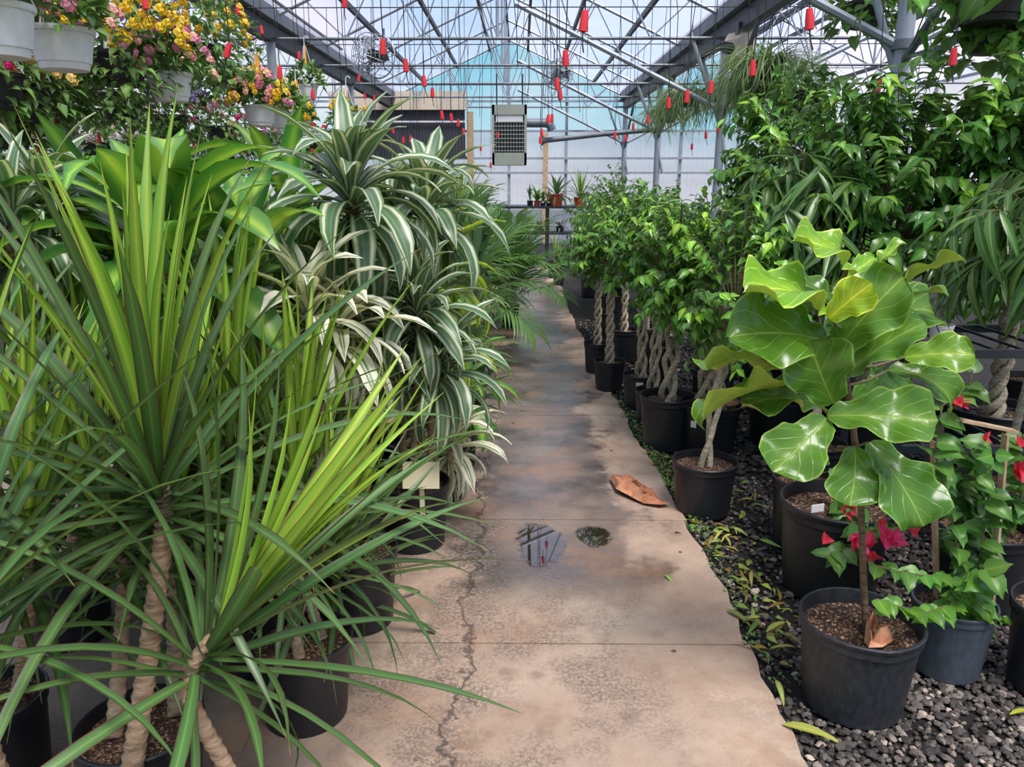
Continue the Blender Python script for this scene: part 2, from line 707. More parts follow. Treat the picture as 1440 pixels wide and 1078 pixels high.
def puddle(pts, name):
    c = sum((V3((x, y, 0)) for x, y in pts), V3()) / len(pts)
    n = len(pts)
    ring = []
    for i in range(n):
        p0, p1 = V3((*pts[i], 0)), V3((*pts[(i + 1) % n], 0))
        for k in range(4):
            q = p0.lerp(p1, k / 4) - c
            ring.append(q)
    for _ in range(4):
        ring = [(ring[i - 1] + ring[i] * 2 + ring[(i + 1) % len(ring)]) / 4 for i in range(len(ring))]
    m = len(ring)
    V = np.array([(q.x * f, q.y * f, 0.0) for f in (0.02, 0.35, 0.7, 1.0, 1.25) for q in ring])
    F = np.array([(i * m + j, i * m + (j + 1) % m, (i + 1) * m + (j + 1) % m, (i + 1) * m + j) for i in range(4) for j in range(m)])
    rnd = np.repeat((0.02, 0.35, 0.7, 1.0, 1.25), m)
    o = struct(name, np_mesh(name, V, F[:, ::-1], None, M_water, rnd), (c.x, c.y, 0.003))
    return o


puddle([(-0.049, 3.347, 0.0)[:2], (0.029, 2.949, 0.0)[:2], (0.125, 2.95, 0.0)[:2], (0.22, 3.112, 0.0)[:2], (0.215, 3.305, 0.0)[:2], (0.101, 3.427, 0.0)[:2]], 'water_puddle')
puddle([(0.239, 3.327, 0.0)[:2], (0.288, 3.175, 0.0)[:2], (0.355, 3.134, 0.0)[:2], (0.433, 3.205, 0.0)[:2], (0.428, 3.337, 0.0)[:2], (0.331, 3.382, 0.0)[:2]], 'water_puddle')

# gravel: thousands of stones, joined
ico_v, ico_f = [], []
tt = (1 + 5 ** 0.5) / 2
for s1 in (-1, 1):
    for s2 in (-tt, tt):
        ico_v += [(0, s1, s2), (s1, s2, 0), (s2, 0, s1)]
ico_v = np.array(ico_v, float) / math.sqrt(1 + tt * tt)
for i in range(12):
    for j in range(i + 1, 12):
        for k2 in range(j + 1, 12):
            if max(np.linalg.norm(ico_v[i] - ico_v[j]), np.linalg.norm(ico_v[j] - ico_v[k2]), np.linalg.norm(ico_v[i] - ico_v[k2])) < 1.2:
                n_ = np.cross(ico_v[j] - ico_v[i], ico_v[k2] - ico_v[i])
                ico_f.append((i, j, k2) if n_ @ ico_v[i] > 0 else (i, k2, j))
ico_f = np.array(ico_f)


def scatter_stones(name, n, x1, y0, y1, rmin, rmax):
    rg = np.random.default_rng(5 + n)
    Vs, Fs, Rs = [], [], []
    for i in range(n):
        y = rg.uniform(y0, y1)
        x = edge_x(y) - 0.02 + (x1 - edge_x(y)) * rg.uniform(0, 1) ** 1.1
        if x < edge_x(y) + 0.42 and y > 2.05 and rg.random() < 0.6:
            x = edge_x(y) + rg.uniform(0.42, 1.5)
        r = rg.uniform(rmin, rmax) * (1.5 if rg.random() < 0.1 else 1)
        v = ico_v * r * rg.uniform(0.6, 1.15, 3) * rg.uniform(0.85, 1.15, (12, 1))
        q = rg.uniform(0, 6.28)
        c, s_ = math.cos(q), math.sin(q)
        v = v @ np.array(((c, -s_, 0), (s_, c, 0), (0, 0, 0.7)))
        Vs.append(v + (x, y, -0.022 + r * 0.35 - (0.01 if x < edge_x(y) + 0.02 else 0)))
        Fs.append(ico_f + 12 * i)
        near = rg.random() ** (1.0 if x > edge_x(y) + 0.25 and y < 2.6 else 2.2)
        Rs.append(np.full(12, near))
    me = np_mesh(name, np.concatenate(Vs), np.concatenate(Fs), None, M_stone, np.concatenate(Rs))
    me.polygons.foreach_set('use_smooth', np.zeros(len(Fs) * 20, dtype=bool))
    return me


gr = ob('gravel', scatter_stones('gravel', 19000, 3.0, 1.5, 4.0, 0.006, 0.015), kind='stuff', cat='gravel',
        label='dark grey gravel bed along the right edge of the concrete walk')
ob('gravel_behind', scatter_stones('gravel_behind', 6000, 2.45, 4.0, 9.0, 0.012, 0.022), gr, kind='stuff')

# ---- roof: three bays, trusses every 2.4 m
BAYS = [(-8.87, -3.15), (-3.15, 2.57), (2.57, 8.29)]
TY = [0.8, 3.2, 5.6, 8.0, 10.4, 12.75, 15.1, 17.5, 19.9]
ZG, RISE, ZC = 3.52, 1.3, 3.3
ceiling = struct('ceiling')


def roof_z(x, bay):
    m = (bay[0] + bay[1]) / 2
    h = (bay[1] - bay[0]) / 2
    return ZG + RISE * (1 - abs(x - m) / h)


def roof_at(x):
    for b in BAYS:
        if b[0] <= x <= b[1]:
            return roof_z(x, b)
    return ZG


for bi, bay in enumerate(BAYS):
    m = (bay[0] + bay[1]) / 2
    hw = (bay[1] - bay[0]) / 2
    tg = Geo()
    tg.tube([(bay[0], 0, ZC), (bay[1], 0, ZC)], 0.021, 6)
    rg_ = Geo()
    rg_.tube([(bay[0], 0, ZG), (m, 0, ZG + RISE), (bay[1], 0, ZG)], 0.024, 6)
    wg = []
    xs = [bay[0] + (bay[1] - bay[0]) * i / 6 for i in range(7)]
    tops = [bay[0] + (bay[1] - bay[0]) * (i + 0.5) / 6 for i in range(6)]
    for i, tx in enumerate(tops):
        for cx in (xs[i], xs[i + 1]):
            if cx in (bay[0], bay[1]):
                continue
            wg.append(Geo().tube([(cx, 0, ZC), (tx, 0, roof_z(tx, bay))], 0.011, 5).mesh('web_rod', M_steel))
    kp = Geo().tube([(m, 0, ZC), (m, 0, ZG + RISE)], 0.018, 6).mesh('king_post', M_steel)
    cm, rm = tg.mesh('truss', M_steel_d), rg_.mesh('rafter', M_steel)
    for ty in TY:
        t = ob('truss', cm, ceiling, V3((0, ty, 0)))
        ob('rafter', rm, t)
        ob('king_post', kp, t)
        for w in wg:
            ob('web_rod', w, t)
    Y0, Y1 = TY[0] - 0.6, 19.98
    pur = [bay[0] + hw * f for f in (0.28, 0.56, 0.84)]
    pur = pur + [m] + [bay[1] - hw * f for f in (0.84, 0.56, 0.28)]
    for px in pur:
        ob('purlin', Geo().box((px, (Y0 + Y1) / 2, roof_z(px, bay) - 0.005), (0.05, Y1 - Y0, 0.075)).mesh('purlin', M_dark_metal), ceiling)
    edges = [bay[0] + 0.02] + pur + [bay[1] - 0.02]
    for xa, xb in zip(edges, edges[1:]):
        g = Geo()
        za, zb = roof_z(xa, bay) + 0.045, roof_z(xb, bay) + 0.045
        n = 5
        vs, fs = [], []
        for i in range(n + 1):
            f = i / n
            sag = -0.03 * math.sin(PI * f)
            vs += [(xa + (xb - xa) * f, 0, za + (zb - za) * f + sag), (xa + (xb - xa) * f, 2.38, za + (zb - za) * f + sag)]
        fs = [(2 * i, 2 * i + 2, 2 * i + 3, 2 * i + 1) for i in range(n)]
        pm = g.add(vs, fs).mesh('roof_panel', M_film, True)
        for ty in [TY[0] - 2.4] + TY[:-1]:
            ob('roof_panel', pm, ceiling, V3((0, ty, 0)))
# gutters between bays
for gx in (-3.15, 2.57):
    g = Geo().box((gx, 9.6, ZG - 0.03), (0.26, 20.8, 0.05)).box((gx - 0.13, 9.6, ZG + 0.05), (0.03, 20.8, 0.2)).box((gx + 0.13, 9.6, ZG + 0.05), (0.03, 20.8, 0.2))
    gt = ob('gutter', g.mesh('gutter', M_steel_d), ceiling)
    ob('gutter_beam', Geo().box((gx, 9.6, ZG - 0.16), (0.12, 20.8, 0.2)).mesh('gutter_beam', M_dark_metal), gt)

# thin cross cables that carry the drip tubes
for ty in (4.4, 6.8, 9.2, 11.6, 14.0, 16.4):
    ob('cross_cable', Geo().tube([(-8.8, ty, 3.42), (8.2, ty, 3.42)], 0.006, 4).mesh('cross_cable', M_dark_metal), ceiling)

# ---- posts with fans of braces
POSTS = [5.6, 10.4, 15.1, 19.9]
for gx, sgn in ((2.57, -1), (-3.15, 1)):
    for py in POSTS:
        o = struct('column', None, (gx, py, 0))
        r = 0.058
        ob('shaft', Geo().tube([(0, 0, -0.05), (0, 0, ZG - 0.2)], r, 14).mesh('shaft', M_steel, True), o)
        hub = 2.47
        ob('collar', Geo().tube([(0, 0, hub - 0.03), (0, 0, hub + 0.03)], 0.085, 14).mesh('collar', M_steel_d, True), o)
        if sgn < 0:
            ob('brace', Geo().tube([(-0.05, 0, hub), (-2.64, 0, 3.7)], 0.032, 8).mesh('brace', M_steel, True), o)
            ob('brace', Geo().tube([(0.05, 0, hub), (1.75, 0, 3.32)], 0.03, 8).mesh('brace', M_steel, True), o)
            for q in (-1.45, 1.45):
                ob('brace', Geo().tube([(0, 0.05 * (1 if q > 0 else -1), hub - 0.1), (0, q, ZG - 0.2)], 0.028, 8).mesh('brace', M_steel_d, True), o)
            ob('brace', Geo().tube([(-0.45, 0.03, ZG - 0.15), (-0.03, 0.03, hub - 0.15)], 0.026, 8).mesh('brace', M_steel, True), o)
            ob('brace', Geo().tube([(0.1, -0.06, 1.7), (-0.02, -0.03, hub - 0.2)], 0.026, 8).mesh('brace', M_steel, True), o)

# ---- far end wall
wall_n = struct('wall_north')
YN = 20.1
for bay in BAYS:
    m = (bay[0] + bay[1]) / 2
    xs = [bay[0] + (bay[1] - bay[0]) * i / 4 for i in range(5)]
    for i, x in enumerate(xs[:-1] if bay is not BAYS[-1] else xs):
        ob('stud', Geo().box((x, YN, 1.75), (0.07, 0.07, 3.6)).mesh('stud', M_steel), wall_n)
        if 0 < i < 4:
            zt = roof_z(x, bay)
            ob('gable_stud', Geo().box((x, YN, (3.5 + zt) / 2), (0.05, 0.05, zt - 3.5)).mesh('gable_stud', M_steel), wall_n)
    for z in (0.1, 0.95, 1.75, 2.1, 2.75, 3.45):
        ob('rail', Geo().box((m, YN - 0.06, z), (bay[1] - bay[0], 0.05, 0.05)).mesh('rail', M_steel), wall_n)
    for xa, xb in zip(xs, xs[1:]):
        for za, zb in ((0.0, 0.95), (0.95, 1.75), (1.75, 2.75)):
            n = 24
            vs, fs = [], []
            for i in range(n + 1):
                x = xa + (xb - xa) * i / n
                yy = YN + 0.05 + 0.012 * (i % 2)
                vs += [(x, yy, za), (x, yy, zb)]
            fs = [(2 * i, 2 * i + 2, 2 * i + 3, 2 * i + 1) for i in range(n)]
            ob('wall_panel', Geo().add(vs, fs).mesh('wall_panel', M_sheet), wall_n)
        za_, zb_ = roof_z(xa + 0.01, bay) - 0.02, roof_z(xb - 0.01, bay) - 0.02
        ob('pane', Geo().add([(xa, YN + 0.05, 2.75), (xb, YN + 0.05, 2.75), (xb, YN + 0.05, zb_), (xa, YN + 0.05, za_)], [(0, 1, 2, 3)]).mesh('pane', M_glass), wall_n)
ob('timber_post', Geo().box((0.62, YN - 0.12, 1.35), (0.13, 0.07, 2.7)).mesh('timber_post', M_wood), wall_n)
ob('timber_post', Geo().box((-1.25, YN - 0.14, 1.6), (0.16, 0.08, 3.2)).mesh('timber_post', M_wood), wall_n)

# side walls far to the left and right
for sx, nm in ((-8.9, 'wall_west'), (8.32, 'wall_east')):
    w = struct(nm)
    for i in range(9):
        y = -0.4 + 2.4 * i
        ob('stud', Geo().box((sx, y, 1.75), (0.06, 0.06, 3.5)).mesh('stud', M_steel), w)
    for i in range(8):
        y = -0.4 + 2.4 * i
        ob('wall_panel', Geo().add([(sx, y, 0), (sx, y + 2.4, 0), (sx, y + 2.4, 3.5), (sx, y, 3.5)], [(0, 1, 2, 3)]).mesh('wall_panel', M_sheet), w)
    for z in (0.9, 1.8, 2.7, 3.45):
        ob('rail', Geo().box((sx + (0.05 if sx < 0 else -0.05), 9, z), (0.04, 19.6, 0.05)).mesh('rail', M_steel), w)

# ---- dark corrugated curtain with a beige header at the far left
def corrugated(w, h, n):
    vs, fs = [], []
    for i in range(2 * n + 1):
        x = -w / 2 + w * i / (2 * n)
        vs += [(x, 0.02 * (i % 2), 0), (x, 0.02 * (i % 2), h)]
    for i in range(2 * n):
        fs.append((2 * i, 2 * i + 2, 2 * i + 3, 2 * i + 1))
    return Geo().add(vs, fs)


cl = thing('ventilation_curtain', 'wide dark corrugated ventilation curtain high on the far end wall', 'curtain', (-2.95, 19.6, 2.12))
ob('sheet', corrugated(3.2, 1.1, 44).mesh('sheet', M_curtain), cl)
ob('header', Geo().box((0, 0, 1.3), (3.3, 0.2, 0.42)).mesh('header', M_beige), cl, label='beige header box')
ob('bottom_bar', Geo().box((0, -0.02, 0), (3.25, 0.06, 0.06)).mesh('bottom_bar', M_dark_metal), cl)
ob('cross_bar', Geo().box((0, -0.06, 0.82), (3.25, 0.03, 0.04)).mesh('cross_bar', M_white_metal), cl)

# ---- unit heater
hx, hy = -0.19, 13.6
ht = thing('unit_heater', 'grey-green louvered unit heater hanging over the far end of the walk', 'heater', (hx, hy, 1.83))
HW, HH = 0.585, 0.97
ob('housing', Geo().box((0, 0.29, HH / 2), (HW - 0.02, 0.5, HH)).mesh('housing', M_heater), ht)
g = Geo()
g.box((0, 0.0, 0.1), (HW, 0.06, 0.2)).box((0, 0, HH - 0.08), (HW, 0.06, 0.16))
g.box((-HW / 2 + 0.02, 0, HH / 2), (0.04, 0.06, HH)).box((HW / 2 - 0.02, 0, HH / 2), (0.04, 0.06, HH))
ff = ob('front_frame', g.mesh('front_frame', M_heater), ht)
ob('back_panel', Geo().box((0, 0.035, 0.5), (HW - 0.08, 0.02, 0.64)).mesh('back_panel', M_tube), ht)
ob('top_panel', Geo().box((0, 0.0, HH - 0.215), (HW - 0.13, 0.03, 0.105)).mesh('top_panel', M_white_metal), ht)
for i in range(8):
    ob('louver', Geo().box((0, -0.02, 0.23 + i * 0.066), (HW - 0.08, 0.03, 0.008), Matrix.Rotation(-0.15, 3, 'X')).mesh('louver', M_heater), ff)
for i in range(10):
    ob('vane', Geo().box((-0.225 + i * 0.05, 0.01, 0.46), (0.008, 0.02, 0.52)).mesh('vane', M_white_metal), ff)
fp = Geo()
fp.tube([(0.29, 0.3, 0.7), (0.62, 0.3, 0.7), (0.7, 0.3, 0.66), (0.73, 0.3, 0.58)], 0.075, 14)
ob('flue_pipe', fp.mesh('flue_pipe', M_steel_d, True), ht)
fp = Geo()
fp.tube([(0.55, 0.4, 0.42), (0.62, 0.4, 0.42), (1.6, 0.4, 0.52), (2.55, 0.4, 0.6)], [0.1, 0.045, 0.04, 0.04], 12)
ob('gas_pipe', fp.mesh('gas_pipe', M_steel_d, True), ht)
for sx in (-0.22, 0.22):
    ob('hanger_rod', Geo().tube([(sx, 0.3, HH), (sx, 0.3, 1.49)], 0.012, 6).mesh('hanger_rod', M_dark_metal), ht)


# ---- circulation fans
def cage_fan(p, r, label, rz=0.0):
    f = thing('circulation_fan', label, 'fan', p)
    f.rotation_euler = (0, 0, rz)
    mo_ = ob('motor', Geo().tube([(0, -0.02, 0), (0, 0.22, 0)], [0.08, 0.06], 12).mesh('motor', M_dark_metal, True), f)
    g = Geo()
    for k in range(5):
        rr = r * (1 - k * 0.19)
        y = -0.1 - 0.02 * k
        pts = [(rr * math.cos(2 * PI * i / 28), y, rr * math.sin(2 * PI * i / 28)) for i in range(29)]
        g.tube(pts, 0.006, 4, cap=False)
    pts = [(r * math.cos(2 * PI * i / 28), 0.12, r * math.sin(2 * PI * i / 28)) for i in range(29)]
    g.tube(pts, 0.01, 4, cap=False)
    for i in range(16):
        a = 2 * PI * i / 16
        g.tube([(0.03 * math.cos(a), -0.2, 0.03 * math.sin(a)), (r * math.cos(a), -0.1, r * math.sin(a)), (r * math.cos(a), 0.12, r * math.sin(a)), (0.06 * math.cos(a), 0.2, 0.06 * math.sin(a))], 0.004, 4)
    ob('cage', g.mesh('cage', M_steel), f)
    for i in range(3):
        a = 2 * PI * i / 3
        rot = Matrix.Rotation(a, 3, 'Y')
        V = [rot @ V3(q) for q in ((0.03, 0.03, -0.03), (r * 0.85, 0.06, -r * 0.3), (r * 0.9, -0.03, r * 0.28), (0.03, -0.03, 0.03))]
        V += [v + V3((0, 0.008, 0)) for v in V]
        ob('blade', Geo().add(V, [(0, 1, 2, 3), (7, 6, 5, 4), (0, 4, 5, 1), (1, 5, 6, 2), (2, 6, 7, 3), (3, 7, 4, 0)]).mesh('blade', M_steel_d), mo_)
    ob('bracket', Geo().tube([(0, 0.2, 0), (0, 0.24, r * 0.6), (0, 0.24, 3.42 - p[2] if p[2] < 3.2 else r + 0.2)], 0.014, 6).mesh('bracket', M_steel_d), f)
    return f


cage_fan((0.646, 14.2, 3.352), 0.235, 'round caged fan under the roof right of the heater', 0.25)
cage_fan((-1.833, 10.2, 3.075), 0.25, 'round caged fan under the roof above the dark curtain', -0.5)


def tapered_shroud(p, s, label, rz):
    f = thing('fan_shroud', label, 'fan', p)
    f.rotation_euler = (0, 0, rz)
    g = Geo()
    a, b, d = s, s * 0.45, s * 0.95
    V = [(-a, 0, -a), (a, 0, -a), (a, 0, a), (-a, 0, a), (-b, d, -b), (b, d, -b), (b, d, b), (-b, d, b)]
    g.add(V, [(0, 1, 2, 3), (0, 4, 5, 1), (1, 5, 6, 2), (2, 6, 7, 3), (3, 7, 4, 0), (4, 7, 6, 5)])
    ob('housing', g.mesh('housing', M_beige), f)
    ob('motor', Geo().tube([(0, d, 0), (0, d + 0.1, 0)], b * 0.7, 12).mesh('motor', M_dark_metal, True), f)
    ob('strap', Geo().box((0, d * 0.4, a * 1.1), (0.04, 0.04, max(0.1, 3.3 - p[2] - a * 0.6))).mesh('strap', M_steel_d), f)


tapered_shroud((2.544, 9.6, 3.043), 0.2, 'beige tapered shroud beside the second grey post', 2.2)
tapered_shroud((2.693, 14.4, 2.929), 0.2, 'beige boxy shroud by the third grey post, smaller in view', 2.2)

# ============================================================ PLANT KIT
def table(*pts):
    def f(v):
        for (a, p), (b, q) in zip(pts, pts[1:]):
            if v <= b:
                t = (v - a) / (b - a)
                t = t * t * (3 - 2 * t)
                return p + (q - p) * t
        return pts[-1][1]
    return f


P_strap = table((0, 0.75), (0.08, 0.85), (0.35, 1.0), (0.7, 0.75), (1, 0.02))
P_lance = table((0, 0.42), (0.1, 0.45), (0.45, 1.0), (0.75, 0.75), (1, 0.02))
P_ovate = table((0, 0.1), (0.12, 0.55), (0.35, 1.0), (0.7, 0.6), (0.88, 0.15), (1, 0.02))
P_heart = table((0, 0.5), (0.1, 0.9), (0.25, 1.0), (0.6, 0.7), (0.9, 0.15), (1, 0.02))
P_narrow = table((0, 0.15), (0.2, 0.8), (0.4, 1.0), (0.75, 0.6), (1, 0.02))
P_fiddle = table((0, 0.14), (0.1, 0.44), (0.3, 0.56), (0.5, 0.84), (0.72, 1.0), (0.88, 0.84), (0.96, 0.55), (1, 0.1))

yel = lin(214, 226, 96)


def both(nm, stops, **k):
    return leafmat(nm, stops, **k), leafmat(nm + '_inner', stops, merged=True, **k)


mo = both('marginata_leaf', [(0, lin(118, 150, 82)), (0.2, lin(88, 126, 68)), (0.8, lin(74, 112, 62)), (0.92, lin(86, 66, 50)), (1, lin(112, 50, 52))],
          tip=(0.96, lin(196, 160, 96)), streak=0.15)
my = both('marginata_new_leaf', [(0, lin(206, 222, 96)), (0.35, lin(158, 200, 70)), (0.8, lin(126, 184, 62)), (0.92, lin(140, 120, 64)), (1, lin(140, 62, 56))],
          streak=0.25, transl=0.35)
ms_ = both('striped_leaf', [(0, lin(120, 146, 112)), (0.22, lin(82, 118, 82)), (0.46, lin(98, 134, 92)), (0.56, lin(206, 204, 182)), (0.74, lin(222, 220, 198)), (0.83, lin(120, 152, 100)), (1, lin(84, 128, 76))],
           streak=0.22, val=(0.8, 1.15))
mp_ = both('pale_striped_leaf', [(0, lin(232, 228, 204)), (0.12, lin(130, 152, 110)), (0.28, lin(110, 140, 92)), (0.36, lin(236, 232, 208)), (0.9, lin(242, 238, 220)), (1, lin(190, 200, 150))],
           streak=0.35, val=(0.85, 1.1))
mc = both('corn_plant_leaf', [(0, lin(176, 204, 84)), (0.2, lin(148, 192, 76)), (0.5, lin(104, 158, 70)), (1, lin(80, 134, 60))],
          streak=0.3, rough=0.3)
ml = both('lime_leaf', [(0, lin(110, 160, 60)), (0.3, lin(120, 172, 56)), (0.5, lin(196, 216, 70)), (1, lin(210, 226, 90))],
          streak=0.2, transl=0.4)
md = both('dark_strap_leaf', [(0, lin(86, 124, 60)), (0.3, lin(68, 108, 50)), (1, lin(58, 98, 46))], under=lin(110, 142, 108), rough=0.3)
mb = both('weeping_fig_leaf', [(0, lin(146, 176, 84)), (0.1, lin(92, 142, 56)), (1, lin(74, 124, 46))], under=lin(120, 156, 100), rough=0.27, val=(0.6, 1.35))
ma = both('narrow_fig_leaf', [(0, lin(156, 172, 98)), (0.12, lin(84, 122, 58)), (1, lin(66, 106, 48))], under=lin(122, 146, 104), rough=0.3, val=(0.7, 1.3))
mh = both('heart_leaf', [(0, lin(144, 178, 84)), (0.08, lin(98, 146, 64)), (1, lin(82, 132, 56))], under=lin(140, 170, 116), rough=0.35, transl=0.32)
mk = both('basket_leaf', [(0, lin(150, 180, 100)), (0.2, lin(112, 152, 76)), (1, lin(94, 136, 66))], under=lin(120, 150, 100), rough=0.5, val=(0.6, 1.35))
mpalm = both('palm_leaf', [(0, lin(110, 148, 72)), (1, lin(76, 122, 54))], under=lin(120, 156, 104), rough=0.35)
mtrail = both('trailing_leaf', [(0, lin(150, 172, 116)), (1, lin(112, 142, 86))], under=lin(150, 176, 120), rough=0.5)
mf = both('fiddle_leaf', [(0, lin(108, 146, 50)), (0.5, lin(82, 126, 38)), (0.92, lin(88, 132, 42)), (1, lin(158, 190, 90))],
          under=lin(172, 190, 86), rough=0.25, veins=(4.6, 2.3, lin(178, 202, 108), 0.75), val=(0.88, 1.12), hue=(0.495, 0.505), transl=0.22)


def variants(n, f):
    return [f(i, n) for i in range(n)]


L_mo = Leaves(variants(9, lambda i, n: leaf_grid(0.62, 0.028, P_strap, 8, 3, 0.08 + 1.15 * (i / (n - 1)) ** 1.3, 1.6, 0.3, 0, 0.1, 0.25 * (i % 3 - 1), side=0.05 * (i % 3 - 1), rs=i)), *mo)
L_my = Leaves(variants(5, lambda i, n: leaf_grid(0.66, 0.033, P_strap, 7, 3, 0.02 + 0.1 * i, 1.4, 0.5, 0, 0.05, 0.12 * (i - 2), side=0.02 * (i - 2), rs=i)), *my)
L_ms = Leaves(variants(8, lambda i, n: leaf_grid(0.34, 0.07, P_lance, 9, 5, 0.9 + 2.0 * i / (n - 1), 1.1, 0.28, 0.05, 0.35, 0.3 * (i % 3 - 1), 1.5, i, 0.1 * (i % 3 - 1))), *ms_)
L_mp = Leaves(L_ms.t, *mp_)
L_mc = Leaves(variants(8, lambda i, n: leaf_grid(0.52, 0.115, P_lance, 10, 5, 0.8 + 2.0 * i / (n - 1), 1.3, 0.25, 0.05, 0.3, 0.35 * (i % 3 - 1), 1.5, i, 0.1 * (i % 3 - 1))), *mc)
L_ml = Leaves(L_mc.t, *ml)
L_md = Leaves(variants(7, lambda i, n: leaf_grid(0.4, 0.05, P_lance, 8, 3, 0.2 + 1.5 * i / (n - 1), 1.3, 0.3, 0.0, 0.3, 0.2 * (i % 3 - 1), 1.5, i)), *md)
L_mb = Leaves(variants(6, lambda i, n: leaf_grid(0.072, 0.04, P_ovate, 5, 3, 0.3 + 0.2 * i, 1.2, 0.3, 0.04, 0.15, 0.2 * (i % 3 - 1), 1.2, i, 0.1 * (i % 3 - 1))), *mb)
L_ma = Leaves(variants(6, lambda i, n: leaf_grid(0.2, 0.027, P_narrow, 6, 3, 0.4 + 0.18 * i, 1.1, 0.3, 0.0, 0.2, 0.2 * (i % 3 - 1), 1.2, i, 0.12 * (i % 3 - 1))), *ma)
L_mh = Leaves(variants(6, lambda i, n: leaf_grid(0.075, 0.058, P_heart, 6, 5, 0.3 + 0.2 * i, 1.2, 0.25, 0.04, 0.1, 0.2 * (i % 3 - 1), 1.2, i, 0.1 * (i % 3 - 1))), *mh)
L_mk = Leaves(variants(5, lambda i, n: leaf_grid(0.055, 0.036, P_ovate, 3, 3, 0.3 + 0.25 * i, 1.2, 0.3, 0.0, 0.1, rs=i)), *mk)
L_tr = Leaves(variants(8, lambda i, n: leaf_grid(0.5, 0.009, P_narrow, 8, 2, 1.5 + 0.22 * i, 0.4 + 0.06 * i, 0, 0, 0.6 - 0.08 * i, side=0.16 * ((i * 3) % 8 - 3.5) / 2, rs=i)), *mtrail)


def fiddle_tpl(i):
    rr = random.Random(40 + i)
    V, F, U = leaf_grid(1.0, 0.72, P_fiddle, 20, 9, 0.35 + 0.35 * (i % 4), 1.2, 0.26, 0.075 + 0.025 * (i % 3), 0.15, rr.uniform(-0.25, 0.25), 2.4, i, rr.uniform(-0.08, 0.08))
    x = np.abs(U[:, 0] * 2 - 1)
    V[:, 2] += 0.016 * np.cos(2 * PI * (U[:, 1] * 4.6 - x * 2.3)) * np.minimum(1, x * 2.5) * np.minimum(1, 4 * U[:, 1])
    return V, F, U


L_mf = Leaves([fiddle_tpl(i) for i in range(8)], *mf)


def frond_tpl(i, n=22, LL=1.0, lf=0.3, w=0.026, droop=1.0):
    rr = random.Random(90 + i)
    ra = leaf_grid(LL, 0.02, lambda v: 1 - 0.8 * v, 14, 3, droop, 1.2, 0.2, 0, 0.25, rs=i)
    parts = [ra]
    ctr = ra[0].reshape(15, 3, 3)[:, 1]
    for k in range(n):
        v = 0.22 + 0.78 * k / n
        q = v * 14
        j = min(13, int(q))
        c = ctr[j] + (ctr[j + 1] - ctr[j]) * (q - j)
        tan = V3(ctr[j + 1] - ctr[j]).normalized()
        up = V3((1, 0, 0)).cross(tan)
        for s in (-1, 1):
            d = tan * (0.45 + 0.7 * v) + V3((s, 0, 0)) * 0.8 + up * rr.uniform(0.0, 0.2)
            L = lf * (0.55 + 0.75 * math.sin(PI * (0.15 + 0.75 * v))) * rr.uniform(0.9, 1.1)
            V, F, U = leaf_grid(L, w, P_narrow, 4, 3, rr.uniform(0.5, 1.1), 1.2, 0.3, 0, 0.1, rs=k)
            A = np.array(frame(c, d, up))
            parts.append((V @ A[:3, :3].T + A[:3, 3], F, U))
    b = 0
    Vs, Fs, Us = [], [], []
    for V, F, U in parts:
        Vs.append(V)
        Fs.append(F + b)
        Us.append(U)
        b += len(V)
    return np.concatenate(Vs), np.concatenate(Fs), np.concatenate(Us)


L_palm = Leaves([frond_tpl(i, droop=0.7 + 0.25 * i) for i in range(5)], *mpalm)


def frame_tip(b, t, n, tpl, wr=1.0):
    V = tpl[0]
    nu = int(round(1 + 1 / tpl[2][1, 0])) if tpl[2][1, 0] > 0 else 3
    tip = V[-nu:].mean(axis=0)
    b, t = V3(b), V3(t)
    D = (t - b)
    r = math.hypot(tip[1], tip[2])
    s = D.length / r
    D.normalize()
    Nn = V3(n) - D * V3(n).dot(D)
    Nn.normalize()
    ph = math.atan2(tip[2], tip[1])
    y = D * math.cos(ph) - Nn * math.sin(ph)
    z = D * math.sin(ph) + Nn * math.cos(ph)
    return frame(b, y, z, s * wr, s, s)


# ---- pots (unit radius at the rim, unit height; shared, scaled per pot)
def pot_geo(ribs=0, dent=0.0):
    fn = None
    if ribs:
        fn = lambda t, z: 1 + (0.012 * math.cos(ribs * t) if 0.03 < z < 0.85 else 0)
    if dent:
        fn = lambda t, z: 1 + dent * z * (math.cos(2 * t + 0.6) + 0.5 * math.cos(3 * t + 2)) + (0.03 * math.exp(-((t - 4.75) / 0.22) ** 2) if z > 0.86 else 0)
    prof = [(0.8, 0.0), (0.83, 0.015), (0.9, 0.45), (0.955, 0.84), (0.985, 0.86), (1.0, 0.865), (1.0, 0.93), (1.02, 0.945), (1.03, 0.985), (1.01, 1.0), (0.97, 0.995), (0.95, 0.93), (0.92, 0.7), (0.78, 0.1)]
    return Geo().lathe(prof, 48 if ribs else 32, fn=fn)


POT = {'plain': pot_geo(), 'ribbed': pot_geo(24), 'worn': pot_geo(0, 0.01)}
POTM = {}


def soil_geo(seed, n=26, rings=7, amp=0.05):
    rr = random.Random(seed)
    vs, fs = [(0, 0, 0.04)], []
    for i in range(1, rings + 1):
        for j in range(n):
            a = 2 * PI * (j + 0.5 * (i % 2)) / n
            r = i / rings
            vs.append((r * math.cos(a), r * math.sin(a), rr.uniform(-amp, amp) * (0.4 if i == rings else 1) + 0.03 * (1 - r)))
    for j in range(n):
        fs.append((0, 1 + j, 1 + (j + 1) % n))
    for i in range(rings - 1):
        for j in range(n):
            a, b = 1 + i * n + j, 1 + i * n + (j + 1) % n
            fs.append((a, a + n, b + n, b))
    return Geo().add(vs, fs)


M_soilm = soil_geo(1).mesh('soil', M_soil)
M_soil_r = soil_geo(2, 44, 14, 0.07).mesh('soil', M_soil)


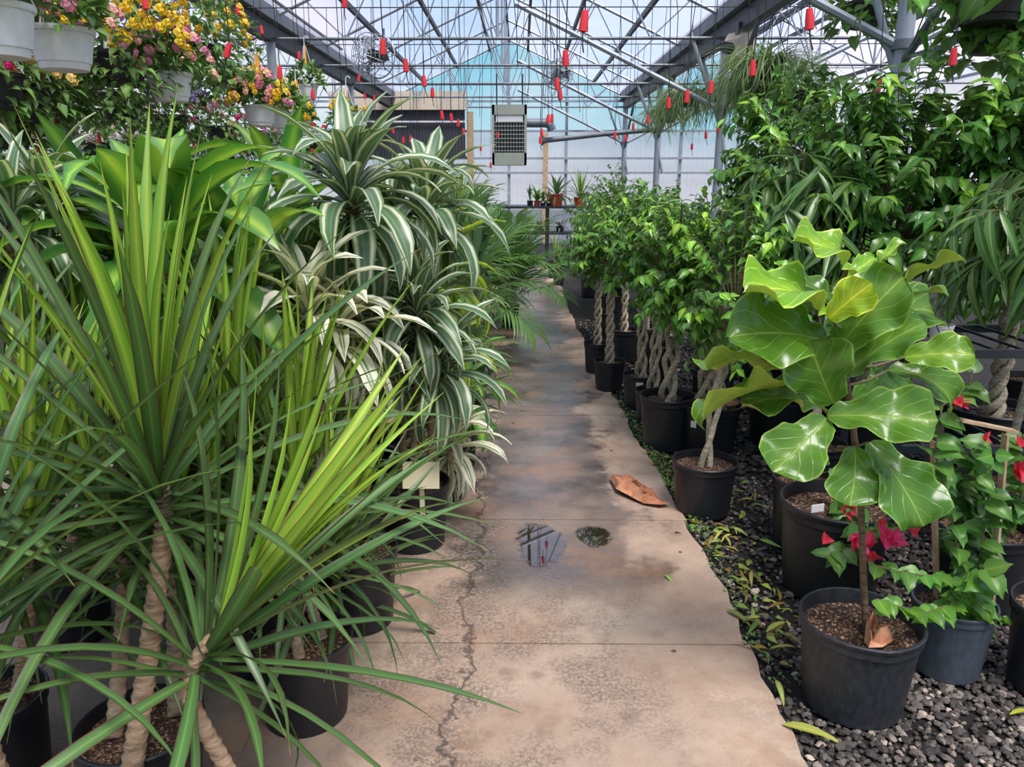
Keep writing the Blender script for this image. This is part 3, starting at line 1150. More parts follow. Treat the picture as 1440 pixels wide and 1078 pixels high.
def add_pot(root, r, h, style='plain', mat=None, soil=0.86, sm=None, at=(0, 0, 0)):
    mat = mat or M_black
    k = (style, mat.name)
    if k not in POTM:
        POTM[k] = POT[style].mesh('pot', mat, True)
    o = ob('pot', POTM[k], root, Matrix.Translation(at) @ Matrix.Diagonal((r, r, h, 1)))
    ob('soil', sm or M_soilm, root, Matrix.Translation(V3(at) + V3((0, 0, h * soil))) @ Matrix.Diagonal((r * 0.945, r * 0.945, h * 0.4, 1)))
    return o


def cane(root, pts, r0, r1, mat, ring=0.02, sides=9, name='cane', wob=0.09):
    """A smooth curve through pts, with ring-scar ridges."""
    P = [V3(p) for p in pts]
    if len(P) == 2:
        P = [P[0], P[0].lerp(P[1], 0.5) + V3((R.uniform(-0.015, 0.015), R.uniform(-0.015, 0.015), 0)), P[1]]
    L = sum((b - a).length for a, b in zip(P, P[1:]))
    n = max(6, int(L / ring * 2))
    out_, rad = [], []
    m = len(P) - 1
    for i in range(n + 1):
        t = i / n * m
        j = min(m - 1, int(t))
        f = t - j
        p0, p1, p2, p3 = P[max(j - 1, 0)], P[j], P[j + 1], P[min(j + 2, m)]
        q = 0.5 * ((2 * p1) + (p2 - p0) * f + (2 * p0 - 5 * p1 + 4 * p2 - p3) * f * f + (3 * p1 - p0 - 3 * p2 + p3) * f ** 3)
        out_.append(q)
        rad.append((r0 + (r1 - r0) * i / n) * (1 + (wob if i % 2 else -wob)))
    g = Geo().tube(out_, rad, sides)
    return ob(name, g.mesh(name, mat, True), root)


def head(root, b, axis, n, old, young, scale, amin=4, amax=115, axial=0.14, yfrac=0.2, tint=None, wr=1.0, pw=0.85):
    axis = V3(axis).normalized()
    b = V3(b)
    e1 = perp(axis)
    e2 = axis.cross(e1)
    az0 = R.uniform(0, 6)
    K = len(old.t)
    for i in range(n):
        t = i / (n - 1)
        az = az0 + i * 2.39996 + R.uniform(-0.3, 0.3)
        an = math.radians(amin + (amax - amin) * t ** pw + R.uniform(-7, 7))
        sd = e1 * math.cos(az) + e2 * math.sin(az)
        d = axis * math.cos(an) + sd * math.sin(an)
        nn = axis * math.sin(an) - sd * math.cos(an)
        if nn.length < 0.2:
            nn = -sd
        p = b - axis * (axial * t) + sd * 0.008
        s = scale * R.uniform(0.84, 1.12) * (0.8 + 0.28 * math.sin(PI * min(1, 0.15 + 0.75 * t)))
        M = frame(p, d, nn, s * wr * R.uniform(0.9, 1.1), s)
        if young is not None and t < yfrac:
            young.put(root, M, color=tint)
        else:
            i_ = max(0, min(K - 1, int(t * K * 0.9 + R.uniform(-1.3, 1.3))))
            old.put(root, M, i_, color=tint)


def potted(name, label, cat, loc, r, h, style='plain', mat=None, group=None, soil=0.86, sm=None):
    root = thing(name, label, cat, (loc[0], loc[1], 0.0 if loc[0] < edge_x(loc[1]) else -0.012), group)
    add_pot(root, r, h, style, mat, soil, sm)
    return root


def loc_of(root, w):
    return V3(w) - root.location


SPEC = {
    'marg': dict(old=L_mo, young=L_my, scale=1.0, amin=3, amax=112, axial=0.16, yfrac=0.3, pw=1.45),
    'stri': dict(old=L_ms, young=L_ms, scale=1.0, amin=14, amax=128, axial=0.16, yfrac=0.1),
    'pale': dict(old=L_mp, young=L_mp, scale=1.0, amin=14, amax=128, axial=0.16, yfrac=0.1),
    'corn': dict(old=L_mc, young=L_mc, scale=1.0, amin=16, amax=118, axial=0.2, yfrac=0.1),
    'lime': dict(old=L_ml, young=L_ml, scale=1.0, amin=5, amax=100, axial=0.15, yfrac=0.1),
    'dark': dict(old=L_md, young=L_md, scale=1.0, amin=5, amax=110, axial=0.2, yfrac=0.1),
}


def cane_plant(name, label, cat, loc, r, h, heads, style='plain', mat=None, cmat=None, cr=0.014, base=None, group=None):
    """heads: (world point, axis, leaves, kind, size)"""
    root = potted(name, label, cat, loc, r, h, style, mat, group)
    k = len(heads)
    for i, (w, ax, n, kind, size) in enumerate(heads):
        hl = loc_of(root, w)
        a = 2 * PI * i / k + 0.7
        b0 = V3(base[i]) - root.location if base else V3((r * 0.45 * math.cos(a), r * 0.45 * math.sin(a), h * 0.84))
        A = V3(ax).normalized()
        sp = dict(SPEC[kind])
        sp['scale'] = sp['scale'] * size
        low = hl - A * sp['axial'] * 1.02
        mid = b0.lerp(low, 0.55) + V3((0, 0, -0.02))
        cane(root, [b0, mid, low, hl - A * 0.01], cr * 1.15, cr * 0.85, cmat or M_cane)
        head(root, hl, A, n, **sp)
    return root


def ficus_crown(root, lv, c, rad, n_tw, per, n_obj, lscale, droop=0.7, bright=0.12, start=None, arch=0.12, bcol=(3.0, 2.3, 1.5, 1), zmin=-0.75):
    c = V3(c)
    tg = Geo()
    items = []
    cam_dir = (V3((0, 0, 1.6)) - (root.location + c)).normalized()
    for i in range(n_tw):
        d = rnd_dir(zmin, 1)
        e_ = c + V3((d.x * rad[0], d.y * rad[1], d.z * rad[2])) * R.uniform(0.72, 1.06)
        s_ = c + V3((d.x * rad[0] * 0.1, d.y * rad[1] * 0.1, -rad[2] * 0.25 + d.z * rad[2] * 0.25))
        mid = s_.lerp(e_, 0.55) + V3((0, 0, arch))
        pts = []
        for k in range(6):
            t = k / 5
            pts.append(s_ * (1 - t) ** 2 + mid * 2 * t * (1 - t) + e_ * t * t)
        tg.tube(pts, [0.004, 0.0035, 0.003, 0.0025, 0.002, 0.0012], 4, cap=False)
        for k in range(per):
            t = 0.3 + 0.7 * (k + R.random()) / per
            p = s_ * (1 - t) ** 2 + mid * 2 * t * (1 - t) + e_ * t * t
            tan = ((mid - s_) * (1 - t) + (e_ - mid) * t).normalized()
            sd = tan.cross(V3((0, 0, 1)))
            if sd.length < 0.1:
                sd = V3((1, 0, 0))
            sd.normalize()
            ld = tan * R.uniform(0.2, 0.7) + sd * (R.uniform(0.5, 1.0) * (1 if k % 2 else -1)) + V3((0, 0, -droop * R.uniform(0.4, 1.4))) + rnd_dir() * 0.3
            nn = V3((0, 0, 1)) + (p - c).normalized() * 0.7 + rnd_dir() * 0.35
            sc = lscale * R.uniform(0.75, 1.2)
            score = (p - c).dot(cam_dir) / max(rad) + 0.3 * (p - c).length / max(rad) + R.uniform(-0.08, 0.08)
            items.append((score, frame(p, ld, nn, sc, sc), t))
    ob('branches', tg.mesh('branches', M_twig), root)
    items.sort(key=lambda q: -q[0])
    for sc, M, t in items[:n_obj]:
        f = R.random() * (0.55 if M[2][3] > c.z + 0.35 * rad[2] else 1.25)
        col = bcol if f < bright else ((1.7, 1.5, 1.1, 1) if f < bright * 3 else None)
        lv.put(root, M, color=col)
    lv.join('foliage', root, [M for _, M, _ in items[n_obj:]])


def braid(root, b, t, r_b, strands=3, turns=2.5, rs=0.011):
    b, t = V3(b), V3(t)
    for s in range(strands):
        pts, rad = [], []
        n = 26
        for i in range(n + 1):
            f = i / n
            a = 2 * PI * (turns * f + s / strands)
            rr = r_b * (0.75 + 0.5 * math.sin(PI * f * 3) ** 2) * (1 + 0.6 * max(0, 0.15 - f) / 0.15)
            pts.append(b.lerp(t, f) + V3((rr * math.cos(a), rr * math.sin(a), 0)))
            rad.append(rs * (1.15 - 0.3 * f) * R.uniform(0.95, 1.06))
        ob('trunk', Geo().tube(pts, rad, 8).mesh('trunk', M_bark, True), root)


# flower clusters
FLM = {}


def flower_mesh(col, n=14, r=0.022, pr=0.012):
    key = (col, n, r)
    if key not in FLM:
        mat = solid('petal', lin(*col), 0.6, vary=0.12, scale=60)
        g = Geo()
        rr = random.Random(len(FLM))
        for i in range(n):
            z = 1 - 1.1 * (i + 0.5) / n
            a = i * 2.4
            q = math.sqrt(max(0, 1 - z * z))
            d = V3((q * math.cos(a), q * math.sin(a), z * 0.7))
            M = frame(d * r, d.cross(V3((0.3, 0.2, 1))) + d * 0.2, d)
            g.add([M @ V3(p) for p in ((-pr, -pr * 0.6, 0), (0, -pr, 0.002), (pr, -pr * 0.6, 0), (pr, pr * 0.6, 0.003), (0, pr, 0), (-pr, pr * 0.6, 0.003))],
                  [(0, 1, 2, 3), (0, 3, 4, 5)])
        FLM[key] = g.mesh('flower_cluster', mat)
    return FLM[key]


def bract_mesh(col):
    key = (col, 'bract')
    if key not in FLM:
        mat = leafmat('bract', [(0, lin(*[min(255, q + 40) for q in col])), (0.2, lin(*col)), (1, lin(*col))], merged=True, transl=0.35, rough=0.5)
        Vs, Fs, Us = [], [], []
        b = 0
        for k in range(3):
            V, F, U = leaf_grid(0.042, 0.036, P_heart, 4, 3, 0.4, 1.2, 0.3, 0.06, 0.9, rs=k)
            a = 2 * PI * k / 3
            c, s = math.cos(a), math.sin(a)
            V = V @ np.array(((c, s, 0), (-s, c, 0), (0, 0, 1)))
            Vs.append(V)
            Fs.append(F + b)
            Us.append(U)
            b += len(V)
        FLM[key] = np_mesh('flower', np.concatenate(Vs), np.concatenate(Fs), np.concatenate(Us), mat, np.full(b, 0.5))
    return FLM[key]


BOWL = [(0.66, 0), (0.7, 0.01), (0.74, 0.16), (0.79, 0.18), (0.8, 0.22), (0.94, 0.86), (1.0, 0.88), (1.02, 0.93), (1.02, 1.0), (0.96, 1.0), (0.92, 0.9), (0.65, 0.1)]
POT['bowl'] = Geo().lathe(BOWL, 36)


def basket(label, w, dia, potmat, flowers, n_leaf=260, n_obj=0, spread=1.5, hgt=0.26, drop=0.22, leaves=None, lsc=1.45, hanger=True, name='hanging_basket', tags=2, n_fl=26, ph=0.62, top=3.4):
    """w: world centre of the pot. Foliage mound over a bowl that hangs from the overhead rail."""
    leaves = leaves or L_mk
    r = dia / 2
    h = dia * ph
    root = thing(name, label, 'hanging basket', (w[0], w[1], w[2] - h / 2), 'flower baskets hanging on the left')
    add_pot(root, r, h, 'bowl', potmat, 0.85)
    items = []
    for i in range(n_leaf):
        d = rnd_dir(-0.25 if potmat is M_tube else 0.08, 1)
        q = R.uniform(0.5, 1.0) ** 0.5
        p = V3((d.x * r * spread * q, d.y * r * spread * q, h * 0.95 + d.z * hgt * q))
        if potmat is M_tube and i % 3 == 0:
            a = R.uniform(0, 2 * PI)
            d = V3((math.cos(a), math.sin(a), 0.1))
            q = R.uniform(0.95, 1.15) * (1 + 0.25 * (spread - 1))
            p = V3((r * q * d.x, r * q * d.y, h * R.uniform(-0.25, 1.0)))
        elif d.z < 0.12:
            p.z -= R.uniform(0, drop) * h
            p.x *= 1.06
            p.y *= 1.06
        ld = V3((d.x, d.y, d.z * 0.6 - (0.4 if potmat is M_tube else 0.05))) + rnd_dir() * 0.6
        sc = lsc * R.uniform(0.7, 1.3)
        items.append((-p.y + R.uniform(-0.05, 0.05), frame(p, ld, V3((d.x * 0.5, d.y * 0.5, 1)) + rnd_dir() * 0.3, sc, sc)))
    items.sort(key=lambda q: -q[0])
    for _, M in items[:n_obj]:
        leaves.put(root, M, color=(1.3, 1.25, 0.9, 1) if R.random() < 0.2 else None)
    leaves.join('foliage', root, [M for _, M in items[n_obj:]])
    if flowers:
        for i in range(n_fl):
            d = rnd_dir(0.05, 1)
            d.y = -abs(d.y) if R.random() < 0.5 else d.y
            p = V3((d.x * r * spread * 1.2, d.y * r * spread * 1.2, h * 0.95 + d.z * hgt * 1.2))
            ob('flower_cluster', flower_mesh(R.choice(flowers)), root, frame(p, perp(d), d + V3((0, -0.6, 0.3)), R.uniform(0.9, 1.5), R.uniform(0.9, 1.5)))
    if hanger:
        hk = max(h + hgt + 0.18, 0.42)
        for i in range(3):
            a = 2 * PI * i / 3 + 0.5
            ob('hanger_strap', Geo().tube([(r * 0.98 * math.cos(a), r * 0.98 * math.sin(a), h), (0.01 * math.cos(a), 0.01 * math.sin(a), hk)], 0.004, 5).mesh('hanger_strap', M_white_pot), root)
        pts = [(0, 0, hk), (0, 0, hk + 0.05)] + [(0.025 - 0.025 * math.cos(t), 0, hk + 0.08 + 0.025 * math.sin(t)) for t in (0.0, 0.8, 1.6, 2.4, 3.1)]
        ob('hook', Geo().tube(pts, 0.005, 6).mesh('hook', M_white_pot), root)
        zt = roof_at(w[0]) - root.location.z
        if zt > hk + 0.1:
            ob('wire', Geo().tube([(0.02, 0, hk + 0.1), (0.02, 0, zt)], 0.003, 4).mesh('wire', M_tube), root)
        for i in range(tags):
            x = R.uniform(-0.02, 0.02)
            ob('care_tag', Geo().add([(x - 0.016, -0.012 - 0.01 * i, hk - 0.22), (x + 0.016, -0.012 - 0.01 * i, hk - 0.22), (x + 0.007, -0.006, hk), (x - 0.007, -0.006, hk),
                                      (x - 0.016, -0.008 - 0.01 * i, hk - 0.22), (x + 0.016, -0.008 - 0.01 * i, hk - 0.22), (x + 0.007, -0.002, hk), (x - 0.007, -0.002, hk)],
                                     [(0, 1, 2, 3), (7, 6, 5, 4), (0, 4, 5, 1), (1, 5, 6, 2), (2, 6, 7, 3), (3, 7, 4, 0)]).mesh('care_tag', M_orange), root, label='orange-yellow care tag')
    return root

# ============================================================ RIGHT SIDE
# ---- fiddle-leaf fig, the nearest pot
fig = potted('fiddle_leaf_fig', 'fiddle-leaf fig with big glossy leaves in a worn black pot, nearest on the right', 'potted plant',
             (1.062, 2.13), 0.178, 0.3, 'worn', M_black2, soil=0.84, sm=M_soil_r)
FY = 2.12


def fl(w):
    return V3(w) - fig.location


cane(fig, [fl((1.087, 2.13, 0.199)), fl((1.049, 2.13, 0.45)), fl((1.013, 2.13, 0.684)), fl((0.971, 2.14, 0.903)), fl((0.923, 2.15, 1.113)), fl((0.893, 2.15, 1.276)), fl((0.907, 2.15, 1.365))],
     0.0115, 0.007, M_cane_d, 0.03, 9, 'trunk', 0.04)
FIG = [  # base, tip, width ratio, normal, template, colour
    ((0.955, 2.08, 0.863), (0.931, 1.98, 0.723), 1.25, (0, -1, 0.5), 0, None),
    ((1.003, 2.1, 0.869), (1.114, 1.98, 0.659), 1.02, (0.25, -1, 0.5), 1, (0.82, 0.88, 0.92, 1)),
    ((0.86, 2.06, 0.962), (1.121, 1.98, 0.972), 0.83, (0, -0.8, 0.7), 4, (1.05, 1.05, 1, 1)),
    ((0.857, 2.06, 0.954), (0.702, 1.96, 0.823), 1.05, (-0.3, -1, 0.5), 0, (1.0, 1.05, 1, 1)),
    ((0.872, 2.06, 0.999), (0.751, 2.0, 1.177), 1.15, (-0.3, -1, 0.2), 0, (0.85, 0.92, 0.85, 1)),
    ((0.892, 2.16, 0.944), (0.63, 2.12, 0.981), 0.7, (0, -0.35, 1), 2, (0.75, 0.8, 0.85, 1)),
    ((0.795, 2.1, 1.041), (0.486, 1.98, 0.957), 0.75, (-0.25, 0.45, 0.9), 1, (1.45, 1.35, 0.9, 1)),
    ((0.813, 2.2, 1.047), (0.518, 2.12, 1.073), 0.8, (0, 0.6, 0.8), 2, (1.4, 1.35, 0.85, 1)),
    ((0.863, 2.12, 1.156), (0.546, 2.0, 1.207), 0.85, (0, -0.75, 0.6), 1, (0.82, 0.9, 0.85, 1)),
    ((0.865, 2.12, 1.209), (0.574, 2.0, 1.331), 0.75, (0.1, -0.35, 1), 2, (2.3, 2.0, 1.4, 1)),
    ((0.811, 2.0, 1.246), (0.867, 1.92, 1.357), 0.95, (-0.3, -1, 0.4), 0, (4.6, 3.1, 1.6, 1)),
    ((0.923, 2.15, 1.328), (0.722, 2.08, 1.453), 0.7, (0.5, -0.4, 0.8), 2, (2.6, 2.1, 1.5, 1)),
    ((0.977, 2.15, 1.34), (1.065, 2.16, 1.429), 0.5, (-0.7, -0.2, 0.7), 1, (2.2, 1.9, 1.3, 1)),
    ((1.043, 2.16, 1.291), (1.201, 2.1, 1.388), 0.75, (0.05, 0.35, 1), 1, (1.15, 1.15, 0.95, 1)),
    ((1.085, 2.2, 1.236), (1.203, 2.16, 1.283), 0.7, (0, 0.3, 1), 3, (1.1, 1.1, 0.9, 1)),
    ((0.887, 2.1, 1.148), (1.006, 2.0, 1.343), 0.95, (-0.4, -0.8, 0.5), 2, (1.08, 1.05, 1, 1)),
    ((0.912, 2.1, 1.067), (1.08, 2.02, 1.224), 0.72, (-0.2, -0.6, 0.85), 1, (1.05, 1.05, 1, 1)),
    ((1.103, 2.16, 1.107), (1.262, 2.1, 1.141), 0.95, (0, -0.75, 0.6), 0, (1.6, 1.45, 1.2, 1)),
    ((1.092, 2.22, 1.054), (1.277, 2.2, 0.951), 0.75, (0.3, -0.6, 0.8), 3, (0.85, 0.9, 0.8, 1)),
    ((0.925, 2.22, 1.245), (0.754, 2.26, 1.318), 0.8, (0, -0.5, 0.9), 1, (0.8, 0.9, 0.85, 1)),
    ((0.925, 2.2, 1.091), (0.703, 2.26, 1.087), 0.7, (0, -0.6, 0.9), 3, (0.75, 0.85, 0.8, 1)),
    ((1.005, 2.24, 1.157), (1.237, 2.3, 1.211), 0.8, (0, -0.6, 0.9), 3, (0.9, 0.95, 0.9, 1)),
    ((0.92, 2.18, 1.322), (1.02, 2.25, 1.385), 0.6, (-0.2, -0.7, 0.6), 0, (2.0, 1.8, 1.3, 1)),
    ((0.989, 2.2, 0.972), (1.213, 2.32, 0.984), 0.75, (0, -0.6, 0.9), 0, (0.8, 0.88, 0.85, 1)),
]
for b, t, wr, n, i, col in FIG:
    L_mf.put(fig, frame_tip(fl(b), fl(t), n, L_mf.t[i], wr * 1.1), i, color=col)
    # petiole back to the trunk
    bl = fl(b)
    tz = min(max(bl.z - 0.03, 0.5), 1.2)
    tx = fl((0.934, 2.145, 1.072)).x + (0.03 if bl.z < 0.75 else 0)
    st = V3((tx, fl((0, 2.145, 0)).y, tz))
    if (st - bl).length > 0.02:
        ob('petiole', Geo().tube([st, st.lerp(bl, 0.5) + V3((0, 0, -0.01)), bl], [0.0045, 0.004, 0.0035], 6).mesh('petiole', M_twig, True), fig)

# crumpled dead leaf in that pot, another on the walk
def crumpled(name, label, pts, h, seed, cat='dead leaf', mat=None):
    """pts: a rough outline (world xy, z); crumpled sheet with thickness of a leaf."""
    rr = random.Random(seed)
    c = sum((V3(p) for p in pts), V3()) / len(pts)
    vs, fs = [], []
    n, m = len(pts), 7
    for i in range(m + 1):
        for j, p in enumerate(pts):
            q = (V3(p) - c) * (i / m)
            vs.append((q.x, q.y, q.z + h * (0.5 + 0.5 * math.sin(j * 2.1 + i * 1.3)) * (0.4 + 0.6 * math.sin(PI * i / m)) + rr.uniform(0, h * 0.25)))
    for i in range(m):
        for j in range(n):
            k = (j + 1) % n
            fs.append((i * n + j, i * n + k, (i + 1) * n + k, (i + 1) * n + j))
    o = ob(name, Geo().add(vs, fs).mesh(name, mat or M_dead, True), None, V3((c.x, c.y, c.z + 0.002)), None, label, cat)
    return o


crumpled('dead_leaf', 'crumpled light brown dead leaf on the soil of the fiddle-leaf fig pot',
         [(1.066, 2.105, 0.27), (1.094, 2.145, 0.27), (1.085, 2.075, 0.27), (1.116, 2.049, 0.27), (1.105, 2.012, 0.27), (1.053, 1.966, 0.27), (1.009, 1.958, 0.27), (1.021, 2.011, 0.27)], 0.045, 3)
crumpled('dead_leaf', 'large twisted brown dead leaf lying on the right edge of the concrete',
         [(0.492, 3.94, 0.0), (0.568, 3.982, 0.0), (0.62, 3.881, 0.0), (0.652, 3.764, 0.0), (0.711, 3.672, 0.0), (0.76, 3.585, 0.0), (0.71, 3.567, 0.0), (0.628, 3.609, 0.0), (0.566, 3.68, 0.0), (0.506, 3.763, 0.0)], 0.06, 5)

# ---- bougainvillea pots
M_bract = bract_mesh((240, 66, 124))
M_bract_r = bract_mesh((226, 60, 78))


def vine(root, pts, lsc, step=0.03, both_sides=True, tip_tint=None, stem_r=0.003):
    P = [V3(p) for p in pts]
    g = Geo().tube(P, stem_r, 5)
    ob('stem', g.mesh('stem', M_twig, True), root)
    for a, b in zip(P, P[1:]):
        d = (b - a)
        n = max(1, int(d.length / step))
        for k in range(n):
            p = a.lerp(b, (k + R.random()) / n)
            sd = d.cross(V3((0, 0, 1)))
            if sd.length < 1e-4:
                sd = V3((1, 0, 0))
            sd.normalize()
            ld = sd * (1 if R.random() < 0.5 else -1) + d.normalized() * 0.5 + V3((0, -0.5, -0.4)) + rnd_dir() * 0.5
            s = lsc * R.uniform(0.75, 1.25)
            L_mh.put(root, frame(p, ld, V3((0, -0.6, 0.9)) + rnd_dir() * 0.3, s, s), color=tip_tint)


BRT = (1.45, 1.35, 0.85, 1)
bg = potted('bougainvillea', 'green trellised bougainvillea in a grey-blue pot just right of the fiddle-leaf fig', 'potted plant', (1.455, 2.31), 0.128, 0.255, 'ribbed', M_grey_pot)


def bl_(w):
    return V3(w) - bg.location


def stake(root, a, b, w, t=0.008, mat=None, name='stake'):
    a, b = V3(a), V3(b)
    d = (b - a)
    rot = d.to_track_quat('Z', 'Y').to_matrix()
    return ob(name, Geo().box((a + b) / 2, (w, t, d.length), rot).mesh(name, mat or M_wood), root)


stake(bg, bl_((1.58, 2.3, 0.123)), bl_((1.521, 2.3, 0.829)), 0.03)
stake(bg, bl_((1.453, 2.38, 0.098)), bl_((1.344, 2.38, 0.777)), 0.03)
stake(bg, bl_((1.378, 2.31, 0.872)), bl_((1.557, 2.31, 0.835)), 0.035)
stake(bg, bl_((1.516, 2.33, 0.56)), bl_((1.574, 2.29, 0.578)), 0.03)
for q in ((1408, 692), (1402, 770), (1393, 852)):
    c_ = bl_({(1408, 692): (1.531, 2.29, 0.637), (1402, 770): (1.546, 2.29, 0.443), (1393, 852): (1.564, 2.29, 0.231)}[q])
    ob('tape', Geo().box(c_, (0.036, 0.016, 0.014)).mesh('tape', M_green_tape), bg, label='green tie tape')
sp0 = bl_((1.518, 2.32, 0.164))
vine(bg, [sp0, bl_((1.454, 2.3, 0.36)), bl_((1.416, 2.32, 0.504)), bl_((1.38, 2.33, 0.624)), bl_((1.312, 2.3, 0.757)), bl_((1.333, 2.34, 0.909)), bl_((1.419, 2.36, 0.962)), bl_((1.424, 2.36, 1.02))], 1.05, 0.021)
vine(bg, [sp0, bl_((1.52, 2.32, 0.35)), bl_((1.506, 2.3, 0.514)), bl_((1.496, 2.29, 0.641)), bl_((1.474, 2.27, 0.745)), bl_((1.446, 2.25, 0.811))], 1.0, 0.022)
vine(bg, [sp0, bl_((1.492, 2.4, 0.36)), bl_((1.521, 2.42, 0.561)), bl_((1.431, 2.42, 0.688)), bl_((1.505, 2.42, 0.739)), bl_((1.564, 2.42, 0.587)), bl_((1.46, 2.42, 0.403)), bl_((1.557, 2.42, 0.404))], 0.95, 0.013, tip_tint=(0.5, 0.56, 0.55, 1))
vine(bg, [sp0, bl_((1.371, 2.2, 0.289)), bl_((1.208, 2.05, 0.349)), bl_((1.077, 1.99, 0.413)), bl_((1.028, 1.99, 0.431))], 0.85, 0.022, tip_tint=BRT)
vine(bg, [sp0, bl_((1.345, 2.2, 0.389)), bl_((1.21, 2.12, 0.438)), bl_((1.111, 2.1, 0.467)), bl_((1.071, 2.1, 0.479))], 0.85, 0.02, tip_tint=(1.2, 1.2, 0.9, 1))
vine(bg, [sp0, bl_((1.442, 2.2, 0.34)), bl_((1.437, 2.16, 0.436)), bl_((1.46, 2.14, 0.423))], 1.1, 0.014, tip_tint=(1.35, 1.3, 0.85, 1))
vine(bg, [sp0, bl_((1.567, 2.26, 0.202)), bl_((1.566, 2.22, 0.232))], 0.5, 0.008, tip_tint=(1.35, 1.35, 0.9, 1))
for b, t, s in (((1.438, 2.22, 0.787), (1.378, 2.2, 0.783), 1), ((1.448, 2.22, 0.764), (1.472, 2.2, 0.73), 1), ((1.425, 2.24, 0.714), (1.45, 2.2, 0.679), 1), ((1.449, 2.22, 0.787), (1.496, 2.2, 0.79), 1)):
    L_mh.put(bg, frame_tip(bl_(b), bl_(t), (0, -1, 0.4), L_mh.t[1], 1.1), 1, color=(1.15, 1.15, 0.9, 1))
for w in ((1.355, 2.3, 0.93), (1.37, 2.3, 0.921), (1.414, 2.24, 0.835)):
    ob('flower', M_bract_r, bg, frame(bl_(w), rnd_dir(), V3((0, -0.8, 0.5)), 0.75, 0.75))

b2 = potted('bougainvillea', 'pink-flowered bougainvillea in a wide black pot behind the fiddle-leaf fig', 'potted plant', (1.26, 2.84), 0.212, 0.385)


def b2l(w):
    return V3(w) - b2.location


s2 = V3((0.02, -0.02, 0.33))
vine(b2, [s2, b2l((1.217, 2.62, 0.273)), b2l((1.16, 2.55, 0.294)), b2l((1.098, 2.52, 0.29))], 1.05, 0.02)
vine(b2, [s2, b2l((1.264, 2.6, 0.355)), b2l((1.296, 2.56, 0.375)), b2l((1.373, 2.54, 0.399))], 1.1, 0.02)
vine(b2, [s2, b2l((1.278, 2.7, 0.381)), b2l((1.231, 2.7, 0.439))], 1.1, 0.02)
vine(b2, [s2, b2l((1.258, 2.85, 0.495)), b2l((1.211, 2.9, 0.46)), b2l((1.176, 2.95, 0.563))], 1.1, 0.03)
for w, s, mm in (((1.185, 2.52, 0.374), 1.2, 0), ((1.199, 2.5, 0.351), 1.1, 0), ((1.241, 2.5, 0.34), 1.15, 1), ((1.241, 2.48, 0.331), 1.0, 1), ((1.294, 2.5, 0.376), 1.3, 0), ((1.313, 2.49, 0.368), 1.1, 0),
                 ((1.216, 2.68, 0.401), 1.0, 1), ((1.242, 2.68, 0.413), 0.9, 1), ((1.083, 2.5, 0.361), 0.7, 1), ((1.28, 2.52, 0.424), 0.6, 1), ((1.389, 2.52, 0.392), 0.9, 1), ((1.188, 2.88, 0.471), 1.0, 0), ((1.182, 2.9, 0.49), 0.8, 1)):
    ob('flower', (M_bract, M_bract_r)[mm], b2, frame(b2l(w), rnd_dir(), V3((0, -0.9, 0.4)) + rnd_dir() * 0.3, s * 1.25, s * 1.25))
ob('price_label', Geo().box(b2l((1.128, 2.7, 0.397)), (0.055, 0.004, 0.03), Matrix.Rotation(0.3, 3, 'Z')).mesh('price_label', M_white), b2, label='white price label')

b3 = potted('bougainvillea', 'red-flowered bougainvillea in a black pot at the right frame edge behind the trellis', 'potted plant', (1.78, 2.72), 0.17, 0.34)
b3l = lambda w: V3(w) - b3.location
s3 = V3((0, 0, 0.3))
vine(b3, [s3, b3l((1.871, 2.68, 0.45)), b3l((1.823, 2.66, 0.599)), b3l((1.839, 2.68, 0.702))], 1.0, 0.014)
vine(b3, [s3, b3l((1.922, 2.7, 0.442)), b3l((1.945, 2.7, 0.612))], 1.0, 0.016)
for w, s in (((1.783, 2.6, 0.616), 1.3), ((1.793, 2.58, 0.602), 1.5), ((1.779, 2.6, 0.583), 1.2), ((1.789, 2.62, 0.684), 0.9)):
    ob('flower', M_bract_r, b3, frame(b3l(w), rnd_dir(), V3((0, -0.9, 0.4)), s, s))
b4 = potted('potted_shrub', 'black pot with bare soil at the right frame edge beside the grey-blue pot', 'potted plant', (1.76, 2.2), 0.165, 0.3)
vine(b4, [V3((0.05, 0, 0.26)), V3((0.08, -0.02, 0.4)), V3((0.1, 0.02, 0.55))], 0.9, 0.02)


# ---- braided weeping figs along the walk
def weeping(label, loc, r, h, crown, rad, t0, n_tw, per, n_obj, strands=3, style='plain', lsc=1.0, name='weeping_fig', n_braid=1, rs=0.011, rb=0.022, bright=0.2, turns=2.5, droop=0.7, lv=None, tint=None):
    root = potted(name, label, 'potted tree', loc, r, h, style)
    c = V3(crown) - root.location - V3((0, 0, 0.1))
    rad = (rad[0] * 1.06, rad[1] * 1.06, rad[2] + 0.12)
    for q in range(n_braid):
        o = (q - (n_braid - 1) / 2) * 0.085
        braid(root, (o, -0.01 * q, h * 0.82), (o * 0.8 + (c.x - 0) * 0.6, c.y * 0.6, t0), rb, strands, turns, rs)
    ficus_crown(root, lv or L_mb, c, rad, n_tw, per, n_obj, lsc, droop, bright, arch=0.1)
    return root


